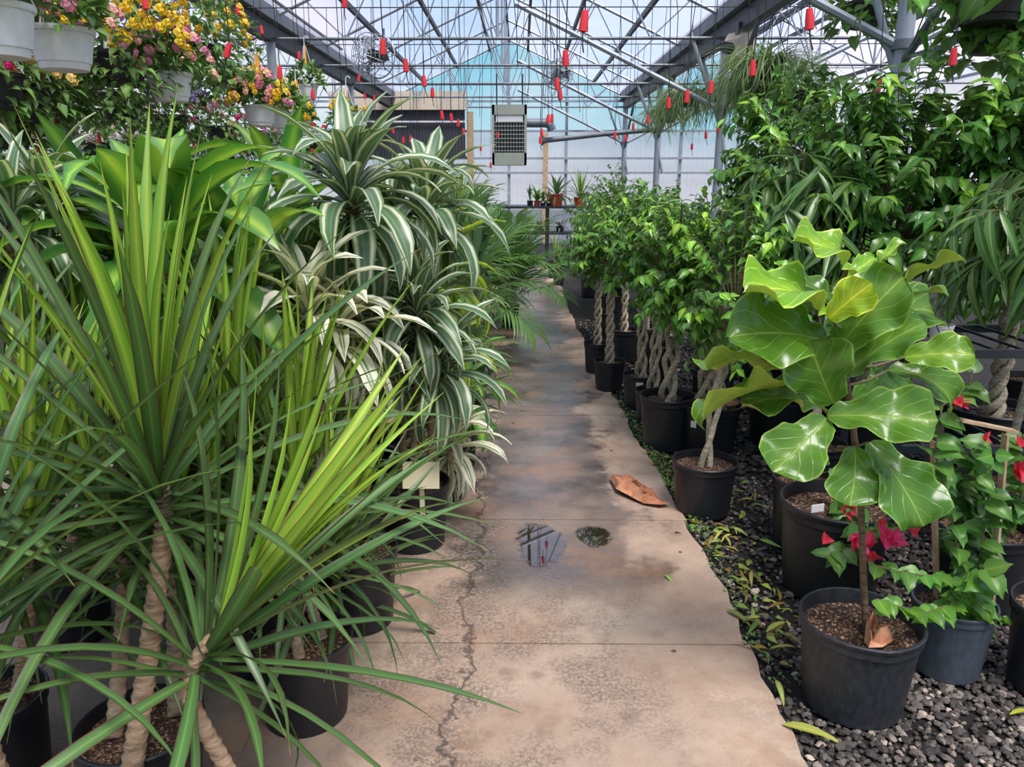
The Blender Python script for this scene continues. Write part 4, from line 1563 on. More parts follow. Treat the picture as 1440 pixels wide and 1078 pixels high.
weeping('braided weeping fig in the black pot nearest on the right, beside the concrete edge', (0.919, 3.59), 0.158, 0.27, (1.02, 3.62, 1.17), (0.26, 0.26, 0.36), 0.9, 62, 14, 300, 2, rs=0.014, rb=0.02, turns=1.0)
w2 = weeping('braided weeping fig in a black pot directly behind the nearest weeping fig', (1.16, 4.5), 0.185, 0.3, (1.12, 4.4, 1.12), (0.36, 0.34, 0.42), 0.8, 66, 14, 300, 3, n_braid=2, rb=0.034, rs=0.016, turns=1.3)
ob('price_label', Geo().box((-0.125, -0.128, 0.2), (0.035, 0.004, 0.04), Matrix.Rotation(-0.75, 3, 'Z')).mesh('price_label', M_white), w2, label='white price label')
crumpled('dead_leaf', 'rolled brown dead leaf on the soil of the pot behind the nearest weeping fig',
         [(1.17, 4.37, 0.285), (1.26, 4.38, 0.285), (1.32, 4.42, 0.285), (1.3, 4.47, 0.285), (1.2, 4.46, 0.285)], 0.05, 9)
weeping('double-braided weeping fig in a wide ribbed black pot at the mossy edge', (0.915, 4.57), 0.17, 0.33, (0.93, 4.55, 1.18), (0.33, 0.33, 0.36), 0.85, 66, 14, 300, 3, 'ribbed', rb=0.034, rs=0.017, turns=1.1)
w4 = weeping('braided weeping fig in the first of two small black pots behind the wide ribbed pot', (0.90, 5.02), 0.12, 0.24, (0.92, 5.05, 1.2), (0.3, 0.3, 0.34), 0.85, 55, 13, 250, 3, rb=0.026, rs=0.013, turns=1.4)
w5 = weeping('braided weeping fig in the second of two small black pots, with a white label', (0.88, 5.42), 0.13, 0.25, (0.86, 5.4, 1.22), (0.3, 0.3, 0.34), 0.85, 55, 13, 250, 3, rb=0.026, rs=0.013, turns=1.4)
ob('price_label', Geo().box((-0.03, -0.131, 0.2), (0.05, 0.004, 0.025)).mesh('price_label', M_white), w5, label='white price label')
weeping('tightly braided weeping fig standing alone in a black pot on the concrete corner', (0.70, 5.86), 0.122, 0.235, (0.69, 5.9, 1.18), (0.33, 0.33, 0.33), 0.8, 60, 14, 300, 3, 'ribbed', rb=0.02, rs=0.015, turns=2.6)
weeping('weeping fig in a black pot half hidden behind the lone braided tree', (0.66, 6.42), 0.115, 0.26, (0.66, 6.5, 1.2), (0.34, 0.34, 0.32), 0.8, 44, 12, 0, 3)
weeping('weeping fig with a fine leafy top farther along behind the lone braided tree', (0.95, 6.9), 0.15, 0.3, (0.95, 7.0, 1.35), (0.4, 0.4, 0.36), 0.9, 55, 12, 0, 3)
weeping('bright green bushy fig rising above the row near the third grey post', (1.05, 8.9), 0.17, 0.32, (1.1, 8.9, 1.4), (0.42, 0.42, 0.36), 0.9, 80, 14, 0, 3, lsc=0.85, bright=0.4)
weeping('small weeping fig in a black pot near the far table on the right', (0.98, 10.9), 0.13, 0.26, (1.0, 10.9, 1.1), (0.36, 0.36, 0.36), 0.7, 40, 12, 0, 3)

# ---- the large trees behind them
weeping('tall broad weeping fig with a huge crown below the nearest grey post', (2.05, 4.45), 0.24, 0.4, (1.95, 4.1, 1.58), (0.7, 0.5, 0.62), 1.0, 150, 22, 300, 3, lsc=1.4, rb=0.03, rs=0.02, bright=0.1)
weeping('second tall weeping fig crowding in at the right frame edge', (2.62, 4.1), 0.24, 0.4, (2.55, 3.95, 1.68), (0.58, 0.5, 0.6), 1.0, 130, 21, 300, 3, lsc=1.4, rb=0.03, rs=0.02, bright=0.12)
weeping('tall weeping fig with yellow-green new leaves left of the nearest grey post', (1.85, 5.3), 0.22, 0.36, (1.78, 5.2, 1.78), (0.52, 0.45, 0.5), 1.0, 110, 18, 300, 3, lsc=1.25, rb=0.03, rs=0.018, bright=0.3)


def narrow_fig(label, loc, r, h, crown, rad, n_tw, per, n_obj, lsc=1.0):
    root = potted('narrow_leaf_fig', label, 'potted tree', loc, r, h)
    c = V3(crown) - root.location
    cane(root, [(0, 0, h * 0.8), (0.02, 0.02, c.z * 0.5), (c.x * 0.8, c.y * 0.8, c.z - 0.1)], 0.02, 0.012, M_bark, 0.05, 8, 'trunk', 0.04)
    ficus_crown(root, L_ma, c, rad, n_tw, per, n_obj, lsc, 1.1, 0.04, arch=0.22, bcol=(1.2, 1.2, 0.9, 1), zmin=-0.6)
    return root


narrow_fig('narrow-leaved fig with long drooping dark leaves between the braided figs and the tall crown', (1.62, 4.6), 0.2, 0.34, (1.40, 4.0, 1.34), (0.36, 0.36, 0.42), 64, 12, 300, 1.25)
narrow_fig('narrow-leaved fig with long drooping leaves at the right frame edge', (2.12, 3.15), 0.2, 0.34, (2.06, 2.95, 1.3), (0.55, 0.42, 0.36), 64, 12, 300, 1.2)
narrow_fig('narrow-leaved fig hanging over the concrete beyond the lone braided tree', (0.90, 7.9), 0.14, 0.28, (0.88, 7.8, 0.98), (0.4, 0.4, 0.34), 46, 11, 300, 1.1)

# ---- pots in the shade behind
for i, (x, y, r, h, lab) in enumerate([
        (1.28, 3.2, 0.15, 0.34, 'tall black pot between the gravel and the pink bougainvillea'),
        (1.50, 3.7, 0.15, 0.33, 'black pot in deep shade behind the fiddle-leaf fig'),
        (1.36, 5.25, 0.15, 0.33, 'black pot in shade behind the double-braided fig'),
        (1.12, 6.05, 0.14, 0.33, 'black pot with a small white label behind the lone braided tree'),
        (1.18, 7.0, 0.14, 0.3, 'black pot farther back under the narrow-leaved fig')]):
    q = potted('potted_shrub', lab, 'potted plant', (x, y), r, h)
    cane(q, [(0, 0, h * 0.82), (0.01, 0.02, h + 0.35), (0.03, 0.05, h + 0.6)], 0.014, 0.009, M_bark, 0.05, 8, 'trunk', 0.04)
    ficus_crown(q, L_mb, (0.04, 0.06, h + 0.62), (0.26, 0.26, 0.24), 26, 9, 0, 1.2)
    if i == 3:
        ob('price_label', Geo().box((-0.08, -0.11, 0.22), (0.03, 0.004, 0.03), Matrix.Rotation(-0.6, 3, 'Z')).mesh('price_label', M_white), q, label='white price label')

for x, y, zc, rr_, lab in ((1.95, 6.1, 1.15, 0.5, 'shaded fig tree behind the tall crown, left of the wire bench'), (2.1, 7.0, 1.1, 0.6, 'shaded fig tree in the second right-hand row beyond the second grey post'),
                          (1.75, 8.4, 1.0, 0.6, 'shaded fig tree in the second right-hand row behind the bright bushy fig'), (1.75, 9.6, 1.1, 0.6, 'shaded fig tree in the second right-hand row near the third grey post'),
                          (1.7, 12.0, 1.1, 0.7, 'last fig tree of the second right-hand row near the far table'), (3.4, 5.0, 1.2, 0.8, 'shaded fig tree behind the wire bench at right'), (3.1, 7.2, 1.1, 0.8, 'shaded fig tree far behind the tall right-hand crowns')):
    q = potted('weeping_fig', lab, 'potted tree', (x, y), 0.18, 0.34)
    cane(q, [(0, 0, 0.28), (0.01, 0.02, zc * 0.5), (0.02, 0.02, zc - 0.1)], 0.02, 0.012, M_bark, 0.05, 8, 'trunk', 0.04)
    ficus_crown(q, L_mb, (0.02, 0.02, zc - 0.15), (rr_, rr_ * 0.8, zc * 0.62), 60, 13, 0, 1.5)

# dark wire shelf behind the right-hand plants
sh = thing('wire_shelf', 'dark wire bench in the shade behind the trellised bougainvillea', 'shelf', (2.6, 3.9, 0))
for x in (-0.75, 0.75):
    for y in (-0.3, 0.3):
        ob('leg', Geo().box((x, y, 0.4), (0.045, 0.045, 0.82)).mesh('leg', M_dark_metal), sh)
for z in (0.32, 0.8):
    g = Geo().box((0, -0.32, z), (1.6, 0.03, 0.04)).box((0, 0.32, z), (1.6, 0.03, 0.04))
    ob('shelf_frame', g.mesh('shelf_frame', M_dark_metal), sh)
    for i in range(12):
        ob('wire', Geo().box((-0.75 + i * 1.5 / 11, 0, z + 0.015), (0.012, 0.64, 0.012)).mesh('wire', M_dark_metal), sh)
wp = thing('nursery_pot', 'small empty white pot on the dark wire bench', 'pot', (2.06, 3.72, 0.823))
add_pot(wp, 0.055, 0.09, 'plain', M_white_pot)

# ---- trailing baskets right
def trailing(label, w, r, n, L, group=None):
    root = thing('trailing_basket', label, 'hanging basket', w)
    add_pot(root, r, r * 1.1, 'bowl', M_tube, 0.9)
    Ms = []
    for i in range(n):
        a = R.uniform(0, 2 * PI)
        q = r * R.uniform(0.4, 1.0)
        d = V3((math.cos(a), math.sin(a), R.uniform(0.1, 1.0)))
        s = L * R.uniform(0.35, 1.3)
        Ms.append(frame((q * math.cos(a), q * math.sin(a), r * 0.95), d, V3((-math.cos(a) * 0.3, -math.sin(a) * 0.3, 1)), 1.7, s))
    L_tr.join('trailing_stems', root, Ms)
    ob('wire', Geo().tube([(0, 0, r), (0, 0, roof_at(w[0]) - w[2])], 0.004, 4).mesh('wire', M_tube), root)
    for k in range(3):
        a = 2 * PI * k / 3
        ob('hanger_strap', Geo().tube([(r * math.cos(a), r * math.sin(a), r * 1.08), (0, 0, r * 1.1 + 0.4)], 0.004, 4).mesh('hanger_strap', M_tube), root)


trailing('pale green trailing basket just right of the second grey post', (2.889, 10.6, 2.629), 0.18, 460, 1.6)
trailing('pale green trailing basket at the right end of the trailing row', (2.283, 7.6, 2.486), 0.16, 420, 1.25)
trailing('dark-potted trailing basket hanging low right of the second grey post', (2.327, 8.0, 2.285), 0.16, 320, 1.0)
trailing('trailing basket left of the second grey post', (2.303, 11.2, 2.56), 0.17, 420, 1.35)
trailing('far trailing basket beside the third grey post', (2.418, 13.4, 2.504), 0.18, 360, 1.3)
basket('leafy basket in a black pot with a white label behind the tall right-hand figs', (2.284, 6.6, 2.186), 0.3, M_tube, None, 220, 0, 1.7, 0.2, 0.7, L_mh, 1.2, tags=0, name='leafy_basket')
basket('leafy basket in a dark pot hanging behind the top of the nearest grey post', (2.5, 6.1, 2.745), 0.28, M_tube, None, 160, 60, 1.7, 0.2, 0.9, L_mh, 1.3, tags=0, name='leafy_basket')
basket('big-leaved climbing basket in a dark pot at the top right corner', (2.61, 4.6, 2.355), 0.34, M_tube, None, 200, 120, 1.9, 0.3, 1.0, L_mh, 1.6, tags=0, name='leafy_basket', ph=0.5)

hp = thing('climbing_philodendron', 'climbing plant with large heart-shaped leaves trailing beside the nearest grey post', 'hanging plant', (2.401, 4.3, 2.366))
add_pot(hp, 0.17, 0.2, 'bowl', M_tube, 0.9)
ob('wire', Geo().tube([(0, 0, 0.2), (0, 0, roof_at(hp.location.x) - hp.location.z)], 0.004, 4).mesh('wire', M_tube), hp)
for i in range(26):
    a = R.uniform(0, 2 * PI)
    q = R.uniform(0.2, 0.62)
    p0 = V3((0.1 * math.cos(a), 0.1 * math.sin(a), 0.2))
    p1 = V3((q * math.cos(a), q * math.sin(a) * 0.6, 0.2 + R.uniform(-0.05, 0.15)))
    p2 = p1 + V3((0.1 * math.cos(a), 0.05 * math.sin(a), -R.uniform(0.1, 0.3)))
    vine(hp, [p0, p0.lerp(p1, 0.5) + V3((0, 0, 0.08)), p1, p2], 2.0, 0.075, stem_r=0.004, tip_tint=(0.95, 1.0, 0.9, 1) if i % 3 else (1.3, 1.25, 0.9, 1))

# ============================================================ LEFT SIDE
cane_plant('dragon_tree', 'red-edged dragon tree with one thick ringed cane and a tall bright upright crown, near left', 'potted plant', (-0.876, 1.415, 0.26)[:2], 0.13, 0.26, [
    ((-0.814, 1.6, 0.99), (0.04, -0.1, 1), 60, 'marg', 1.15)], cr=0.022, base=[(-0.906, 1.465, 0.22)])
cane_plant('dragon_tree', 'dragon tree with two ringed canes in the black pot behind the thick near cane', 'potted plant', (-0.957, 1.641, 0.28)[:2], 0.15, 0.28, [
    ((-1.129, 1.92, 0.691), (-0.15, 0, 1), 46, 'marg', 0.95), ((-0.963, 1.98, 0.74), (0.15, 0.05, 1), 46, 'marg', 0.95)], cr=0.019,
    base=[(-1.017, 1.622, 0.24), (-0.898, 1.708, 0.24)])
cane_plant('dragon_tree', 'dragon tree leaning in from the left frame edge with long grey-green leaves', 'potted plant', (-1.42, 1.75), 0.14, 0.27, [
    ((-1.234, 1.75, 0.722), (0.15, 0, 1), 50, 'marg', 1.0), ((-1.472, 1.95, 0.75), (0.1, 0, 1), 44, 'marg', 1.0)], cr=0.017)
cane_plant('dragon_tree', 'low dragon tree between the near canes and the second leaning one', 'potted plant', (-0.88, 2.3), 0.14, 0.27, [
    ((-0.942, 2.15, 0.525), (0.1, 0, 1), 50, 'marg', 0.9), ((-0.862, 2.25, 0.575), (0.1, 0, 1), 46, 'marg', 0.9)], cr=0.015)
cane_plant('dragon_tree', 'dragon tree nearest the camera with one pale ringed cane leaning toward the walk', 'potted plant', (-0.58, 1.3), 0.13, 0.24, [
    ((-0.585, 1.36, 0.745), (0.55, 0.1, 0.85), 46, 'marg', 0.98)], cr=0.0165)
cane_plant('dragon_tree', 'dragon tree mostly out of the frame at the lower left corner', 'potted plant', (-1.05, 1.22), 0.14, 0.26, [
    ((-0.996, 1.22, 0.932), (0.1, 0.1, 1), 34, 'marg', 0.95), ((-1.205, 1.5, 1.042), (0.1, 0, 1), 34, 'marg', 1.0)], cr=0.018)
cane_plant('dragon_tree', 'dragon tree with bright upright new leaves at the left frame edge', 'potted plant', (-1.62, 2.45), 0.15, 0.28, [
    ((-1.512, 2.3, 0.842), (-0.05, 0, 1), 44, 'marg', 1.0), ((-1.389, 2.35, 0.777), (0.05, 0, 1), 40, 'marg', 1.05), ((-1.845, 2.6, 0.848), (-0.1, 0, 1), 46, 'marg', 1.0)], cr=0.017)
cane_plant('dragon_tree', 'dragon tree with upright green leaves right of the tall bright crown', 'potted plant', (-0.98, 2.5), 0.15, 0.28, [
    ((-0.873, 2.2, 0.854), (0.05, 0, 1), 46, 'marg', 1.05), ((-1.043, 2.5, 0.879), (0, 0, 1), 36, 'marg', 0.95)], cr=0.017)
cane_plant('dragon_tree', 'dragon tree in a black pot leaning over the concrete, second from the camera', 'potted plant', (-0.66, 2.04), 0.15, 0.27, [
    ((-0.662, 2.1, 0.712), (0.15, 0, 1), 46, 'marg', 1.0), ((-0.574, 2.05, 0.576), (0.4, 0, 1), 36, 'marg', 0.85), ((-0.796, 2.3, 0.749), (-0.05, 0, 1), 34, 'marg', 0.9)], cr=0.016)
cane_plant('dragon_tree', 'dragon tree in a black pot by the walk in front of the striped plants', 'potted plant', (-0.60, 2.56), 0.15, 0.3, [
    ((-0.643, 2.45, 0.267), (0.3, -0.1, 1), 40, 'marg', 0.85), ((-0.716, 2.6, 0.501), (0.1, 0, 1), 40, 'marg', 0.9)], cr=0.016)

cane_plant('corn_plant', 'corn plant with wide yellow-striped leaves rising highest on the left', 'potted plant', (-1.25, 2.75), 0.16, 0.3, [
    ((-1.125, 2.45, 1.397), (0, -0.05, 1), 30, 'corn', 1.0), ((-0.962, 2.7, 1.34), (0.1, 0, 1), 26, 'corn', 0.95), ((-1.466, 2.75, 1.409), (-0.2, 0, 1), 24, 'corn', 0.9)], cr=0.024, cmat=M_cane)
cp = bpy.data.objects['corn_plant']
for w, dr, nn, ti, s in (((-1.107, 2.35, 1.319), (-0.1, -0.05, 1), (0.1, 1, 0.05), 7, 1.2), ((-1.104, 2.42, 1.344), (0.05, 0, 1), (-0.5, 1, 0), 7, 1.3), ((-1.06, 2.4, 1.423), (0.75, -0.2, 0.75), (-0.6, 0.2, 0.8), 4, 1.2),
                         ((-1.137, 2.4, 1.423), (-0.8, -0.25, 0.7), (0.6, 0.1, 0.8), 4, 1.1), ((-1.03, 2.35, 1.395), (0.7, -0.6, 0.45), (-0.3, 0.3, 0.9), 3, 1.0), ((-1.119, 2.35, 1.384), (-0.7, -0.65, 0.35), (0.3, 0.3, 0.9), 3, 1.0),
                         ((-1.054, 2.33, 1.396), (0.25, -0.9, 0.4), (0, 0.4, 0.9), 4, 1.0)):
    L_mc.put(cp, frame(V3(w) - cp.location, dr, nn, s * 1.1, s), ti, color=(1.25, 1.2, 1.1, 1))
cane_plant('corn_plant', 'corn plant with upright leaves behind the big striped head', 'potted plant', (-1.2, 3.5), 0.16, 0.3, [
    ((-0.977, 3.3, 1.489), (0.05, 0, 1), 24, 'corn', 0.9), ((-1.098, 3.0, 1.144), (0, 0, 1), 26, 'corn', 0.95), ((-0.915, 3.4, 1.241), (0.1, 0, 1), 22, 'corn', 0.9)], cr=0.024)
cane_plant('corn_plant', 'shorter corn plant in shade behind the left dragon trees', 'potted plant', (-1.75, 3.15), 0.16, 0.3, [
    ((-1.75, 3.0, 1.115), (0, 0, 1), 26, 'corn', 0.95), ((-1.446, 3.0, 1.058), (0, 0, 1), 26, 'corn', 0.95)], cr=0.022)

cane_plant('striped_dracaena', 'white-striped dracaena with the big arching head at upper centre left', 'potted plant', (-0.72, 3.0), 0.16, 0.3, [
    ((-0.604, 2.8, 1.575), (-0.02, -0.05, 1), 62, 'stri', 1.15)], cr=0.026, cmat=M_cane_d)
cane_plant('striped_dracaena', 'white-striped dracaena with a wide head right of the big arching head', 'potted plant', (-0.52, 3.75), 0.16, 0.3, [
    ((-0.398, 3.3, 1.524), (0.1, -0.05, 1), 54, 'stri', 1.15), ((-0.545, 3.5, 1.452), (-0.2, 0, 1), 36, 'stri', 1.0)], cr=0.024, cmat=M_cane_d)
cane_plant('striped_dracaena', 'three-headed striped dracaena in a black pot with a cream card by the walk', 'potted plant', (-0.475, 3.2), 0.16, 0.3, [
    ((-0.403, 2.95, 1.139), (0, -0.1, 1), 48, 'stri', 0.95), ((-0.323, 3.0, 0.916), (0.2, -0.1, 1), 46, 'stri', 0.95), ((-0.501, 3.1, 0.983), (-0.2, 0, 1), 36, 'stri', 0.95)], cr=0.013,
    base=[(-0.477, 3.12, 0.232), (-0.418, 3.2, 0.215), (-0.55, 3.22, 0.206)])
cane_plant('striped_dracaena', 'pale cream-striped dracaena in the middle of the left-hand plants', 'potted plant', (-0.9, 2.85), 0.15, 0.3, [
    ((-0.7, 2.5, 1.209), (0.05, -0.1, 1), 44, 'pale', 1.0), ((-0.627, 2.6, 1.132), (0.2, 0, 1), 40, 'pale', 0.95), ((-0.682, 2.8, 1.201), (0, 0, 1), 36, 'stri', 0.95)], cr=0.015)
cane_plant('striped_dracaena', 'small pale striped dracaena low beside the walk', 'potted plant', (-0.40, 3.72), 0.13, 0.27, [
    ((-0.311, 3.35, 0.461), (0.15, -0.1, 1), 40, 'pale', 0.8), ((-0.438, 3.4, 0.345), (-0.2, 0, 1), 22, 'pale', 0.6)], cr=0.012)
cane_plant('striped_dracaena', 'striped dracaena with narrow white-edged leaves at the left frame edge', 'potted plant', (-1.9, 2.75), 0.16, 0.3, [
    ((-1.581, 2.6, 1.524), (0, 0, 1), 50, 'stri', 1.05), ((-1.568, 2.4, 1.498), (0.1, 0, 1), 46, 'stri', 1.0), ((-1.618, 2.9, 1.359), (0.1, 0, 1), 40, 'stri', 1.0)], cr=0.018)
cane_plant('lime_dracaena', 'lime-yellow dracaena with upright leaves between the striped heads', 'potted plant', (-0.62, 4.0), 0.15, 0.28, [
    ((-0.386, 3.5, 1.215), (0.05, 0, 1), 20, 'lime', 0.75), ((-0.347, 3.7, 0.864), (0.3, 0, 1), 18, 'lime', 0.6)], cr=0.015)
cane_plant('corn_plant', 'young yellow-striped corn plant beside the walk above the small pale dracaena', 'potted plant', (-0.36, 4.18), 0.12, 0.26, [
    ((-0.326, 3.95, 0.583), (0.1, -0.05, 1), 22, 'corn', 0.7)], cr=0.013)
cane_plant('dark_dracaena', 'dark green dracaena spreading over the walk right of the striped plants', 'potted plant', (-0.36, 4.75), 0.14, 0.27, [
    ((-0.303, 4.5, 0.705), (0.2, -0.05, 1), 46, 'dark', 0.85), ((-0.279, 4.6, 0.371), (0.3, -0.1, 1), 40, 'dark', 0.8)], cr=0.014)
cane_plant('dark_dracaena', 'dark green dracaena with long leaves left of the palms', 'potted plant', (-0.45, 5.5), 0.14, 0.28, [
    ((-0.299, 5.1, 1.063), (0.1, 0, 1), 40, 'dark', 1.15), ((-0.444, 5.3, 1.234), (-0.1, 0, 1), 36, 'dark', 1.0)], cr=0.014)
cane_plant('striped_dracaena', 'striped dracaena partly hidden behind the three-headed one', 'potted plant', (-0.85, 3.9), 0.15, 0.3, [
    ((-0.637, 3.6, 1.187), (0, 0, 1), 40, 'stri', 0.95), ((-0.718, 3.6, 0.883), (0, 0, 1), 36, 'stri', 0.95)], cr=0.016)

card = thing('plant_card', 'blank cream plant card leaning in a black pot under the striped dracaena', 'card', (-0.403, 2.93, 0.432))
ob('card', Geo().box((0, 0, 0), (0.15, 0.004, 0.11), Matrix.Rotation(-0.25, 3, 'X')).mesh('card', M_cream), card)
ob('stake', Geo().box((0.0, 0.012, -0.1), (0.02, 0.004, 0.16)).mesh('stake', M_cream), card)
oc = thing('plant_card', 'orange plant card among the left-hand leaves', 'card', (-1.51, 2.95, 1.599))
ob('card', Geo().box((0, 0, 0), (0.075, 0.004, 0.06), Euler((-0.2, 0.3, 0.2)).to_matrix()).mesh('card', M_orange2), oc)
ob('stake', Geo().box((0, 0.008, -0.2), (0.012, 0.004, 0.36)).mesh('stake', M_white), oc)


# ---- palms
def palm(label, loc, r, h, n, size, fan=(6, 62), lean=0.0, sticks=6):
    root = potted('palm', label, 'potted palm', loc, r, h)
    for i in range(n):
        t = i / (n - 1)
        a = i * 2.39996 + R.uniform(-0.2, 0.2)
        an = math.radians(fan[0] + (fan[1] - fan[0]) * t + R.uniform(-5, 5))
        d = V3((math.sin(an) * math.cos(a) + lean, math.sin(an) * math.sin(a), math.cos(an)))
        s = size * R.uniform(0.85, 1.12)
        b = V3((0.05 * math.cos(a), 0.05 * math.sin(a), h * 0.9 + 0.1 * (1 - t)))
        nn = V3((-math.cos(a), -math.sin(a), 0.6))
        L_palm.put(root, frame(b, d, nn, s, s), min(4, max(0, int(t * 4.5 + R.uniform(-1, 1)))), name='frond')
    for i in range(sticks):
        a = 2 * PI * i / sticks
        cane(root, [(0.04 * math.cos(a), 0.04 * math.sin(a), h * 0.82), (0.07 * math.cos(a), 0.07 * math.sin(a), h + 0.25)], 0.01, 0.007, M_twig, 0.04, 7, 'stem')
    return root


palm('feathery palm in the black pot standing out on the walk at left', (-0.12, 8.5), 0.112, 0.25, 20, 0.88, (5, 54))
palm('broad feathery palm behind the striped dracaenas', (-0.95, 6.3), 0.15, 0.3, 20, 1.0)
palm('feathery palm left of the pot that stands on the walk', (-0.62, 7.2), 0.14, 0.28, 20, 1.0)
palm('tall palm farther along the left row', (-0.9, 8.3), 0.15, 0.3, 18, 1.25)
palm('palm near the far end of the left row', (-0.75, 10.2), 0.15, 0.3, 18, 1.05)
palm('last palm of the left row before the far table', (-0.85, 12.2), 0.15, 0.3, 18, 1.1)
palm('dark palm on the right in front of the far table', (1.2, 9.9), 0.14, 0.3, 18, 0.95)
for x, y, lab in ((-0.7, 9.3, 'blue-green spiky dragon tree behind the tall palm'), (-1.2, 7.4, 'spiky dragon tree under the dark curtain')):
    cane_plant('dragon_tree', lab, 'potted plant', (x, y), 0.15, 0.3, [((x, y, 1.25), (0, 0, 1), 60, 'marg', 0.9)], cr=0.016)

# ---- far table and its plants
tb = thing('bench_table', 'black metal display table across the far end of the walk', 'table', (0.45, 14.6, 0))
TZ = 1.09
ob('table_top', Geo().box((0, 0.3, TZ), (1.8, 0.7, 0.04)).mesh('table_top', M_dark_metal), tb)
for x in (-0.85, 0.06, 0.85):
    for y in (0.0, 0.6):
        ob('leg', Geo().box((x, y, TZ / 2 - 0.02), (0.05, 0.05, TZ)).mesh('leg', M_tube), tb)
for z in (0.12, 0.62):
    ob('shelf', Geo().box((0, 0.3, z), (1.75, 0.62, 0.03)).mesh('shelf', M_dark_metal), tb)
    ob('rail', Geo().box((0, -0.02, z), (1.8, 0.03, 0.05)).mesh('rail', M_dark_metal), tb)


def small_plant(name, label, loc, r, h, mat, n, size, kind='dark', upright=False, style='plain'):
    root = thing(name, label, 'potted plant', loc)
    add_pot(root, r, h, style, mat)
    sp = dict(SPEC[kind])
    sp['scale'] = size
    sp['axial'] = 0.05
    if upright:
        sp['amax'] = 30
    head(root, (0, 0, h * 0.95), (0, 0, 1), n, **sp)
    return root


TT = TZ + 0.02
small_plant('money_plant', 'bushy green plant in the orange-red pot on the far table', (0.67, 14.75, TT), 0.13, 0.22, M_red_pot, 40, 1.05, 'dark')
small_plant('yucca', 'spiky yucca in a clay pot at the right of the far table', (1.12, 14.85, TT), 0.12, 0.16, M_red_pot, 50, 0.85, 'marg')
small_plant('snake_plant', 'dark upright snake plant at the left of the far table', (0.18, 14.8, TT), 0.06, 0.1, M_tube, 8, 0.75, 'dark', True)
small_plant('small_plant', 'small plant in a red pot beside the snake plant on the far table', (0.31, 14.78, TT), 0.06, 0.1, M_red_pot, 16, 0.6, 'corn', True)
for x, lab in ((0.42, 'small plant in the left of two white-labelled black pots on the far table'), (0.53, 'small plant in the right of two white-labelled black pots on the far table')):
    q = small_plant('small_plant', lab, (x, 14.75, TT), 0.055, 0.1, M_tube, 14, 0.55, 'dark', True)
    ob('price_label', Geo().box((0, -0.058, 0.075), (0.05, 0.004, 0.03)).mesh('price_label', M_white), q, label='white price label')
for x, z, lab in ((0.35, 0.64, 'pale leafy plant on the upper shelf under the far table'), (0.75, 0.64, 'second pale leafy plant on the upper shelf under the far table, to the right'), (0.72, 0.14, 'leafy plant on the lowest shelf of the far table')):
    small_plant('small_plant', lab, (x, 14.85, z), 0.08, 0.1, M_tube, 20, 0.5, 'stri')
for x, y, r, h, lab in ((0.60, 12.0, 0.09, 0.2, 'small black pot with a spiky plant at the far right edge of the walk'), (0.56, 12.9, 0.1, 0.26, 'black pot nearest the far table on the right edge')):
    cane_plant('dragon_tree', lab, 'potted plant', (x, y), r, h, [((x, y, h + 0.2), (0, 0, 1), 26, 'marg', 0.5)], cr=0.012)

# ============================================================ HANGING BASKETS LEFT
ob('basket_rail', Geo().tube([(-2.6, 2.5, 3.42), (-2.6, 12, 3.42)], 0.02, 6).mesh('basket_rail', M_steel), ceiling)
ob('basket_rail', Geo().tube([(-3.9, 2.5, 3.42), (-3.9, 12, 3.42)], 0.02, 6).mesh('basket_rail', M_steel), ceiling)
PINK = [(240, 168, 186), (246, 190, 168), (226, 140, 176), (248, 218, 160)]
YEL = [(246, 214, 60), (240, 200, 70)]
MAG = [(232, 40, 140), (220, 60, 150)]
RED = [(224, 52, 52)]
WHT = [(240, 236, 232), (236, 214, 220)]
LIL = [(160, 150, 206), (190, 180, 220)]
basket('white hanging basket cut by the left frame edge, nearest of the row', (-2.216, 3.5, 2.204), 0.31, M_white_pot, PINK, 260, 60, ph=0.68)
basket('white hanging basket with pink lantana second from the left frame edge', (-2.255, 4.05, 2.214), 0.31, M_white_pot, PINK, 320, 80, n_fl=22)
basket('white hanging basket with pink lantana, hanging alone above the corn plant', (-2.407, 5.6, 2.208), 0.3, M_white_pot, PINK, 340, 60, 1.7, n_fl=40, tags=3)
basket('white hanging basket dense with pink and yellow lantana', (-2.417, 7.5, 2.165), 0.29, M_white_pot, PINK + YEL, 340, 0, 1.6, 0.28, n_fl=60)
basket('white hanging basket half hidden behind the dense pink and yellow one', (-2.45, 8.3, 2.191), 0.28, M_white_pot, YEL, 240, 0, 1.5, n_fl=20)
basket('white hanging basket with yellow flowers, farthest in the front row', (-2.563, 9.3, 2.168), 0.26, M_white_pot, YEL, 240, 0, 1.5, n_fl=14)
basket('white hanging basket without flowers, high beside the roof gutter', (-2.569, 9.8, 2.605), 0.27, M_white_pot, None, 240, 0, 1.5, tags=1)
basket('green basket in a dark pot with pale yellow flowers below the second white basket', (-2.994, 4.9, 2.024), 0.32, M_tube, [(236, 206, 120), (226, 170, 110)], 520, 100, 1.75, 0.3, 0.9, n_fl=34)
basket('large leafy basket in a dark pot spilling dark foliage left of centre', (-3.139, 5.4, 2.111), 0.32, M_tube, YEL, 520, 60, 1.7, 0.3, 1.0, n_fl=12)
basket('big mound of yellow lantana high on the left', (-2.638, 5.4, 2.296), 0.34, M_tube, YEL, 680, 60, 2.2, 0.55, 0.9, n_fl=150)
basket('second mound of yellow lantana behind the orange tag', (-2.628, 6.6, 2.536), 0.34, M_tube, YEL, 600, 0, 2.2, 0.55, 0.9, n_fl=110)
basket('basket of violet-blue flowers with dark leaves in the second row', (-3.163, 6.4, 2.152), 0.32, M_tube, LIL, 560, 0, 2.1, 0.42, 1.2, n_fl=50)
